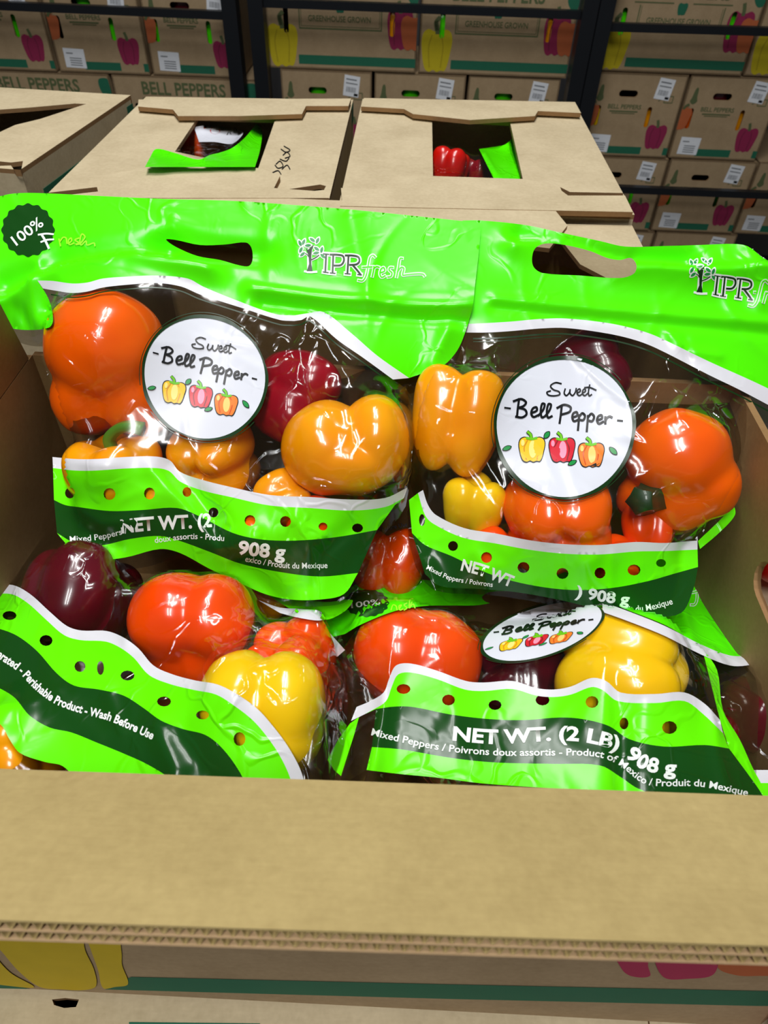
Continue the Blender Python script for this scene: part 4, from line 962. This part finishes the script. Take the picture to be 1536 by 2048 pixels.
B.region('header', hb, G_FILM, [handle_b])
B.region('upper_white_stripe', J(b_w1, rev(b_w2)), W_FILM)
B.region('window', J(b_w2, b_rt[1:-1], rev(b_t), rev(b_left)[1:-1]), CLEAR)
a = Art(); a.line(off(b_w2[2:], 0, 12), 3.0, n=1); a.line(off(b_w2[2:20], 0, 18), 1.6, n=1); B.print('dark_green_line', a, [DK_INK])
B.region('lower_white_stripe', J(b_t, rev(b_b)), W_FILM)
hB = holes([(844,1040,6,12),(906,1092,10,10),(973,1115,11,11),(1047,1135,12,11),(1125,1147,12,11),(1200,1146,11,11),(1268,1140,13,11),(1322,1126,10,8)])
B.region('light_green_band', J(b_b, rev(b_dt), [(818,1000)]), G_BAND, hB, step=6)
B.region('dark_green_band', J(b_dt, rev(b_db)), D_FILM, step=6)
B.region('side_gusset', cm((1396,1082),(1440,1040),(1466,1012),(1470,1030),(1440,1064),(1400,1098)), G_BAND)
B.back(CLEAR_B, .05)
a = Art(); text_on_path(a, 'NET WT', [(921,1140),(960,1150),(1022,1174)], 23, bold=.035); text_on_path(a, ') 908 g', [(1150,1192),(1205,1203),(1258,1209)], 22, bold=.035)
text_on_path(a, 'Mixed Peppers / Poivrons', [(852,1138),(900,1160),(985,1174)], 10, bold=.01); text_on_path(a, 'Produit du Mexique', [(1218,1224),(1290,1222),(1346,1208)], 13, bold=.01)
B.print('lettering', a, [WHITE_INK])
label_on(B, (1129, 855), (142, 0), (0, -144))
logo_on(B, 1376, 548, 1.03, math.radians(4))

# ======== bag C: lower left, lying on its side
C = Bag('pepper_bag', 'bag lying at the lower left with slanting band reading perishable product', (.17, -.405), (.37, -.435), GRP)
C.pepper(160, 1200, 116, 'dark maroon pepper at the top of the lower left bag', P_MA, h=-.045, axis=(.1, .75, -.5), L=.95, nl=4, phase=.3, seed=31)
C.pepper(385, 1255, 118, 'deep orange pepper with a side lobe in the lower left bag', P_OR2, h=-.028, lobes=[(-.28, .15, .05, .80, .80, .8), (.38, .14, .05, .70, .78, .8), (-.35, -.62, -.1, .55, .6, .6), (.25, -.45, -.1, .6, .7, .7)], p=24, seed=32)
C.pepper(584, 1326, 90, 'deep orange pepper near the middle gap, lower left bag', P_OR2, h=-.036, axis=(-.3, .7, .35), L=.95, nl=4, seed=33)
C.pepper(528, 1418, 120, 'yellow pepper at the lower right of the lower left bag', P_YE, h=-.022, lobes=[(-.38, .18, .05, .70, .80, .8), (.40, .12, .05, .66, .86, .8), (.2, -.4, 0, .8, .75, .8)], p=24, seed=34)
C.pepper(22, 1505, 92, 'amber pepper peeking out under the band at the lower left edge', P_AM, h=-.062, axis=(.6, .2, .2), L=1.1, seed=35)
c_t = cm((-60,1180),(-20,1172),(25,1170),(60,1188),(99,1223),(134,1252),(163,1261),(213,1262),(247,1275),(277,1297),(307,1331),(346,1349),(391,1361),(435,1369),(475,1389),(515,1418),(544,1450),(574,1490),(599,1535),(612,1575))
c_b = cm((-60,1198),(-20,1190),(22,1188),(54,1205),(93,1240),(128,1270),(160,1280),(211,1283),(240,1295),(268,1316),(298,1350),(340,1368),(389,1380),(432,1389),(468,1411),(505,1440),(533,1472),(560,1512),(580,1555),(586,1585))
c_dt = cm((-60,1245),(0,1258),(35,1272),(74,1302),(114,1347),(148,1371),(198,1379),(247,1391),(287,1416),(322,1441),(366,1458),(411,1470),(445,1497),(480,1545),(500,1590))
c_db = cm((-60,1350),(0,1377),(30,1396),(59,1431),(99,1455),(143,1465),(193,1485),(247,1507),(297,1530),(345,1562),(370,1600))
c_end = cm((-60,1420),(0,1448),(20,1480),(40,1506),(90,1524),(125,1532),(150,1560),(160,1600))
c_win = J(c_t, [(640,1575)], cm((648,1540),(664,1480),(687,1400),(689,1292),(652,1226),(600,1200),(545,1184),(480,1140),(420,1112),(300,1100),(200,1086),(120,1080),(60,1086),(20,1110),(-20,1150),(-60,1175)))
silc = J([(-60,1175)], cm((-20,1145),(20,1106),(60,1084),(120,1078),(200,1084),(300,1098),(420,1110),(480,1138),(545,1180),(600,1196),(655,1222),(692,1290),(690,1400),(668,1480),(650,1540),(640,1600)), [(160,1605),(-60,1605)])
C.drape(silc, [(0, -.045), (.5, -.04), (1, -.045)],
    creases=[([(150,1330),(200,1340),(230,1420)], .004, .006), ([(300,1420),(340,1500),(300,1560)], .006, .008), ([(360,1440),(420,1520)], -.004, .008), ([(60,1260),(110,1360),(180,1420)], .003, .008), ([(420,1300),(440,1340),(420,1400)], .004, .003), ([(480,1240),(470,1290)], .004, .003), ([(600,1300),(640,1400),(650,1480)], .006, .005), ([(430,1360),(520,1310),(560,1340)], .003, .003), ([(20,1130),(60,1100),(130,1090)], .004, .004), ([(240,1150),(250,1280)], .003, .003)], seed=12)
C.region('window', c_win, CLEAR)
C.region('white_stripe', J(c_t, rev(c_b)), W_FILM)
hC = holes([(19,1231,14,9),(92,1281,13,11),(160,1333,11,11),(201,1336,7,14),(255,1351,14,10),(328,1403,14,10),(405,1430,13,9),(479,1478,12,14)])
C.region('light_green_band', J(c_b, rev(c_dt)), G_BAND, hC, step=6)
C.region('dark_green_band', J(c_dt, rev(c_db)), D_FILM, step=6)
C.region('bottom_band', J(c_db, rev(c_end)), G_BAND)
C.back(CLEAR_B, .05)
C.region('header', cm((500,1172),(560,1190),(650,1204),(705,1200),(690,1222),(650,1240),(600,1228),(545,1196)), G_BAND, lift=-.002)
C.region('upper_white_stripe', cm((516,1200),(560,1215),(610,1218),(640,1222),(645,1240),(600,1236),(560,1226)), W_FILM, lift=.001)
a = Art(); text_on_path(a, 'Keep Refrigerated - Perishable Product - Wash Before Use', [(-78,1258),(0,1318),(35,1342),(70,1378),(110,1407),(165,1427),(215,1440),(258,1458),(304,1479)], 17, bold=.03)
C.print('lettering', a, [WHITE_INK])

# ======== bag D: lower right, net weight line in full
D = Bag('pepper_bag', 'bag lying at the lower right with the full net weight line and a crumpled label', (.185, -.405), (.385, -.47), GRP)
D.pepper(832, 1318, 126, 'deep orange pepper at the left of the lower right bag', P_OR2, h=-.022, lobes=[(-.30, .12, .05, .72, .80, .8), (.32, .05, .05, .74, .72, .8), (.1, -.3, .1, .85, .55, .7)], p=24, seed=41)
D.pepper(1045, 1345, 88, 'dark maroon pepper in the middle of the lower right bag', P_MA, h=-.04, axis=(-.7, .3, .2), L=1.1, nl=3, seed=42)
D.pepper(1246, 1362, 136, 'yellow pepper at the right of the lower right bag', P_YE, h=-.018, axis=(-.75, -.1, -.5), L=.95, nl=4, phase=.1, seed=43)
d_t = cm((713,1414),(745,1400),(768,1384),(778,1358),(792,1331),(821,1327),(873,1341),(932,1362),(967,1365),(1025,1362),(1072,1376),(1107,1379),(1142,1373),(1183,1356),(1212,1362),(1241,1385),(1311,1388),(1369,1385),(1410,1408),(1440,1440))
d_b = cm((702,1442),(745,1420),(772,1402),(784,1372),(796,1349),(821,1345),(873,1358),(930,1379),(967,1382),(1025,1378),(1072,1391),(1107,1394),(1142,1389),(1183,1374),(1205,1380),(1235,1402),(1311,1406),(1369,1402),(1405,1427),(1446,1466))
d_dt = cm((752,1418),(790,1413),(827,1414),(902,1429),(978,1438),(1048,1440),(1118,1435),(1165,1438),(1218,1452),(1258,1478),(1328,1493),(1410,1490),(1458,1497))
d_db = cm((744,1494),(803,1499),(902,1516),(990,1525),(1107,1528),(1200,1531),(1241,1554),(1270,1574),(1293,1586),(1310,1620))
d_end = cm((733,1540),(800,1548),(873,1555),(967,1567),(1107,1577),(1220,1586),(1310,1620))
d_right = cm((1440,1440),(1458,1497),(1490,1540),(1526,1592),(1535,1620))
d_arch = cm((690,1292),(720,1255),(790,1226),(850,1216),(900,1215),(960,1214),(1020,1200),(1085,1192),(1200,1200),(1250,1222),(1330,1256),(1400,1292),(1432,1340),(1440,1440))
d_lft = cm((713,1414),(690,1370),(682,1330),(690,1292))
sild = J(d_arch[:-1], [(1440,1440),(1470,1500),(1535,1600),(1535,1625)], [(733,1625),(700,1560),(655,1530),(690,1450),(700,1410)], rev(rev(d_lft))[6:-1])
full = J(cm((640,1262),(664,1222),(690,1186),(720,1165),(770,1158),(850,1160),(930,1168),(1000,1165),(1100,1150),(1250,1120),(1395,1082),(1428,1066),(1455,1100),(1490,1160),(1525,1240),(1545,1320)), [(1545,1625),(733,1625),(700,1560),(655,1530),(690,1450),(700,1410),(680,1340),(660,1300)])
D.drape(full, [(0, -.04), (.5, -.035), (.8, -.04), (1, -.035)],
    creases=[([(780,1330),(760,1420),(735,1540)], .010, .006), ([(1240,1390),(1250,1480),(1270,1580)], -.008, .010), ([(1200,1370),(1225,1460),(1250,1560)], .006, .008), ([(1440,1440),(1500,1560)], .004, .006), ([(900,1345),(920,1430)], .003, .010), ([(1183,1356),(1170,1430)], .004, .010), ([(690,1280),(740,1215)], .008, .005), ([(960,1215),(1085,1196),(1210,1230)], .006, .006), ([(1380,1150),(1400,1240),(1440,1290)], .006, .007), ([(1440,1130),(1500,1230)], -.004, .008), ([(1440,1240),(1470,1290)], .005, .005), ([(1000,1170),(1200,1170)], -.006, .010), ([(1330,1300),(1400,1360),(1440,1430)], .005, .004), ([(1290,1290),(1380,1330)], .004, .003)], seed=15)
D.region('window', J(d_arch[:-1], rev(d_t)[:-1], d_lft[:-1]), CLEAR)
D.region('white_stripe', J(d_t, rev(d_b)), W_FILM)
hD = holes([(807,1378,14,10),(897,1400,13,11),(990,1410,13,10),(1085,1400,14,11),(1184,1404,13,12),(1248,1447,9,12),(1339,1455,15,13)])
D.region('light_green_band', J(d_b[3:], d_right[3:6], rev(d_dt)), G_BAND, hD, step=6)
D.region('dark_green_band', J(d_dt, d_right[6:], [(1400,1622)], rev(d_db)), D_FILM, step=6)
D.region('bottom_band', J(d_db, rev(d_end)), G_BAND)
D.region('side_gusset', [(655,1520),(676,1480),(700,1447),(718,1434),(708,1470),(692,1520),(682,1552),(668,1540)], G_BAND)
D.region('side_film', [(718,1434),(752,1418),(744,1494),(733,1540),(700,1560),(682,1552),(692,1520),(708,1470)], CLEAR)
D.region('side_gusset', J(cm((1404,1296),(1434,1340),(1446,1420),(1480,1480),(1505,1535),(1526,1575),(1528,1592)), [(1490,1540),(1458,1497),(1440,1440),(1425,1380)]), G_BAND)
d_h_low = J([(656,1276)], cm((690,1268),(720,1250),(790,1222),(850,1212),(900,1211),(960,1210),(1020,1197),(1085,1189),(1200,1197),(1250,1218),(1330,1250),(1400,1290),(1460,1313),(1500,1312),(1545,1300)))
d_h_top = cm((640,1262),(664,1222),(690,1186),(720,1165),(770,1158),(850,1160),(930,1168),(1000,1165),(1100,1150),(1250,1120),(1395,1082),(1428,1066),(1455,1100),(1490,1160),(1525,1240),(1545,1290))
hd_hole = catmull([np.array(q, float) for q in [(964,1194),(980,1184),(1030,1182),(1076,1180),(1090,1188),(1086,1198),(1050,1203),(1000,1208),(972,1204)]], closed=True, n=3)
D.region('header', J(d_h_top[:-1], rev(d_h_low)), G_FILM, [hd_hole])
wl = cm((1205,1206),(1250,1222),(1330,1254),(1400,1290),(1460,1313),(1500,1312),(1545,1300)); D.region('upper_white_stripe', J(off(wl, 0, -2), rev(off(wl, 0, 18))), W_FILM, lift=.0008)
D.region('upper_white_stripe', [(642,1268),(656,1262),(690,1300),(674,1314)], W_FILM, lift=.001)
D.back(CLEAR_B, .05)
a = Art(); text_on_path(a, 'NET WT. (2 LB)', [(905,1480),(990,1487),(1060,1483),(1130,1480),(1180,1485),(1236,1500)], 28, bold=.035); text_on_path(a, '908 g', [(1250,1512),(1278,1534),(1310,1545),(1352,1549)], 29, bold=.035)
text_on_path(a, 'Mixed Peppers / Poivrons doux assortis - Product of Mexico / Produit du Mexique', [(742,1470),(800,1484),(890,1502),(1000,1511),(1100,1511),(1190,1513),(1235,1528),(1285,1566),(1320,1572),(1400,1573),(1495,1592)], 14.5, bold=.015)
D.print('lettering', a, [WHITE_INK])
label_on(D, (1084, 1262), (122, -22), (24, -58), 0)
logo_on(D, 1265, 1182, .9, math.radians(-10), parts=('script',))
badge_on(D, (733, 1206), 44, math.radians(-8), [[(782,1220),(786,1210),(792,1212),(794,1220)],[(798,1218),(803,1210),(798,1212),(800,1220),(806,1218)],[(814,1206),(808,1210),(814,1216),(808,1220)],[(818,1216),(826,1198),(820,1200),(819,1216),(826,1208),(830,1216)]], .62, False)

# ======== bag E: deeper, seen between the two upright bags
Eb = Bag('pepper_bag', 'deeper bag seen between the two upright bags, orange pepper under clear film', (.37, -.505), (.55, -.475), GRP)
Eb.pepper(775, 1128, 76, 'orange pepper in the gap between the two upright bags', P_OR2, h=-.03, axis=(.1, .9, -.2), L=1.0, nl=3, seed=51)
Eb.pepper(520, 1172, 62, 'amber pepper peeking out under the bottom of the upper left bag', P_AM, h=-.03, axis=(.9, -.2, .1), L=1.2, nl=3, seed=52)
e_out = cm((470,1120),(560,1100),(700,1060),(740,1010),(800,985),(850,1010),(890,1080),(900,1170),(800,1195),(690,1205),(560,1215),(480,1190))
Eb.drape(e_out, [(0, -.04), (1, -.04)], creases=[([(760,1080),(790,1160)], .004, .003), ([(730,1100),(800,1070)], .004, .003)], seed=20)
Eb.region('window', e_out, CLEAR)
a = Art(); text_on_path(a, 'Wash Before Use', [(735,1072),(770,1062),(815,1052)], 9, bold=.01); Eb.print('lettering', a, [plain('faded_blue_print', (70, 84, 110), .5)])

# ======== clear bag at the right, next to bag D
Fb = Bag('pepper_bag', 'dark clear bag corner at the lower right edge beside the side wall', (.20, -.46), (.36, -.47), GRP)
f_out = cm((1400,1300),(1470,1312),(1560,1305),(1570,1400),(1570,1560),(1500,1560),(1440,1440))
Fb.pepper(1500, 1430, 70, 'dark maroon pepper deep in the shade at the lower right edge', P_MA, h=-.05, axis=(.2, .8, .2), seed=61)
Fb.drape(f_out, [(0, -.02), (1, -.02)], creases=[([(1460,1370),(1500,1390),(1490,1440)], .006, .003), ([(1440,1360),(1470,1420),(1500,1450)], .005, .003), ([(1480,1360),(1530,1340)], .005, .003)], seed=22)
Fb.region('window', f_out, CLEAR); Fb.region('white_stripe', [(1500,1540),(1570,1540),(1570,1566),(1510,1566)], W_FILM, lift=.001); Fb.region('green_band', [(1510,1566),(1570,1566),(1570,1620),(1528,1600)], G_BAND, lift=.001)

# ======== goods in the openings of the lidded boxes
G2 = 'bags inside the lidded boxes'
m1 = Bag('pepper_bag', 'bag in the opening of the middle lidded box, white label and green film showing', (1.02, -.351), (1.30, -.388), G2)
m1.pepper(398, 290, 36, 'orange pepper in the opening of the middle lidded box', P_OR2, h=-.02, axis=(.2, .8, .2), seed=71)
m1.pepper(452, 300, 32, 'red pepper beside the orange one in the middle lidded box', P_RED, h=-.03, axis=(.2, .8, .2), seed=72)
mo = cm((292,334),(312,298),(360,280),(385,250),(440,246),(485,262),(514,246),(532,262),(530,300),(512,334),(400,336))
m1.drape(mo, [(0, 0), (1, -.01)], creases=[([(470,300),(512,250)], .012, .010), ([(310,300),(400,322)], .010, .010)], seed=31)
m1.region('window', cm((350,302),(372,262),(400,248),(440,248),(486,266),(470,296),(440,306),(396,318)), CLEAR)
m1.region('label', cm((388,254),(420,250),(462,258),(486,264),(478,278),(462,288),(430,284),(398,284)), LABEL_M, lift=.001)
a = Art(); a.poly(ellipse(430, 261, 10, 7)); m1.print('label_pepper', a, [IC_R[0]], .002); a = Art(); [a.line([(440+k, 278-k*.6), (444+k, 272-k*.6), (448+k, 277-k*.6)], 1.6) for k in (14, 20, 26)]; m1.print('label_lettering', a, [INK], .002)
m1.region('header', J(cm((290,334),(300,315),(312,298),(350,306),(396,319),(420,310),(440,305),(464,296),(490,275),(513,247)), cm((517,250),(524,262),(520,300),(510,334))), G_FILM, lift=.002)
m2 = Bag('pepper_bag', 'bag in the opening of the right lidded box, clear film and green corner showing', (1.0, -.366), (1.3, -.395), G2)
m2.pepper(900, 338, 40, 'red-orange pepper in the opening of the right lidded box', P_BR, h=-.02, axis=(.2, .8, .2), seed=73)
m2.pepper(881, 284, 26, 'amber pepper at the left of the right lidded box opening', P_AM, h=-.03, axis=(.2, .8, .2), seed=74)
m2.pepper(950, 356, 34, 'dark red pepper beside the red-orange one, right lidded box', P_RED, h=-.04, axis=(.2, .8, .2), seed=75)
mo = cm((856,362),(852,250),(890,268),(930,282),(960,296),(1010,288),(1042,248),(1048,300),(1046,360))
m2.drape(mo, [(0, -.0), (1, -.01)], creases=[([(940,282),(990,350)], .008, .005), ([(1012,290),(1044,250)], .012, .010)], seed=33)
m2.region('window', cm((866,352),(864,310),(890,284),(930,282),(950,300),(990,356),(930,358)), CLEAR)
m2.region('header', J(cm((958,298),(985,294),(1010,289),(1030,270),(1043,248)), cm((1046,280),(1046,330),(1040,358)), [(988,358)]), G_FILM, lift=.002)

# red pepper seen through the right hand-hole of the front box
nb = on_x(1536, 1175, .36)
bell_pepper(np.array([.355, nb[1] - .005, -.43]), .05, 'bright red pepper seen through the hand hole of the side wall', P_BR, axis=(.1, .9, .3), seed=81)
mb = MB(); box8(mb, .304, .23, -.664, .68, .56, -.482); tag(mb.build('cardboard_box', [K_MAT]), 'kraft box beside the front box, seen through its side hand hole under a red pepper', 'box')
mb = MB(); box8(mb, .304, .0, -.966, .68, .52, -.666); tag(mb.build('cardboard_box', [K_MAT]), 'kraft box to the right of the front stack, under a red pepper', 'box')
bell_pepper(on_z(1546, 2030, -.62) * 1.0 + np.array([.042, 0, 0]), .045, 'bright red pepper at the bottom right corner below the front box', P_BR, axis=(.1, .9, .3), seed=82)
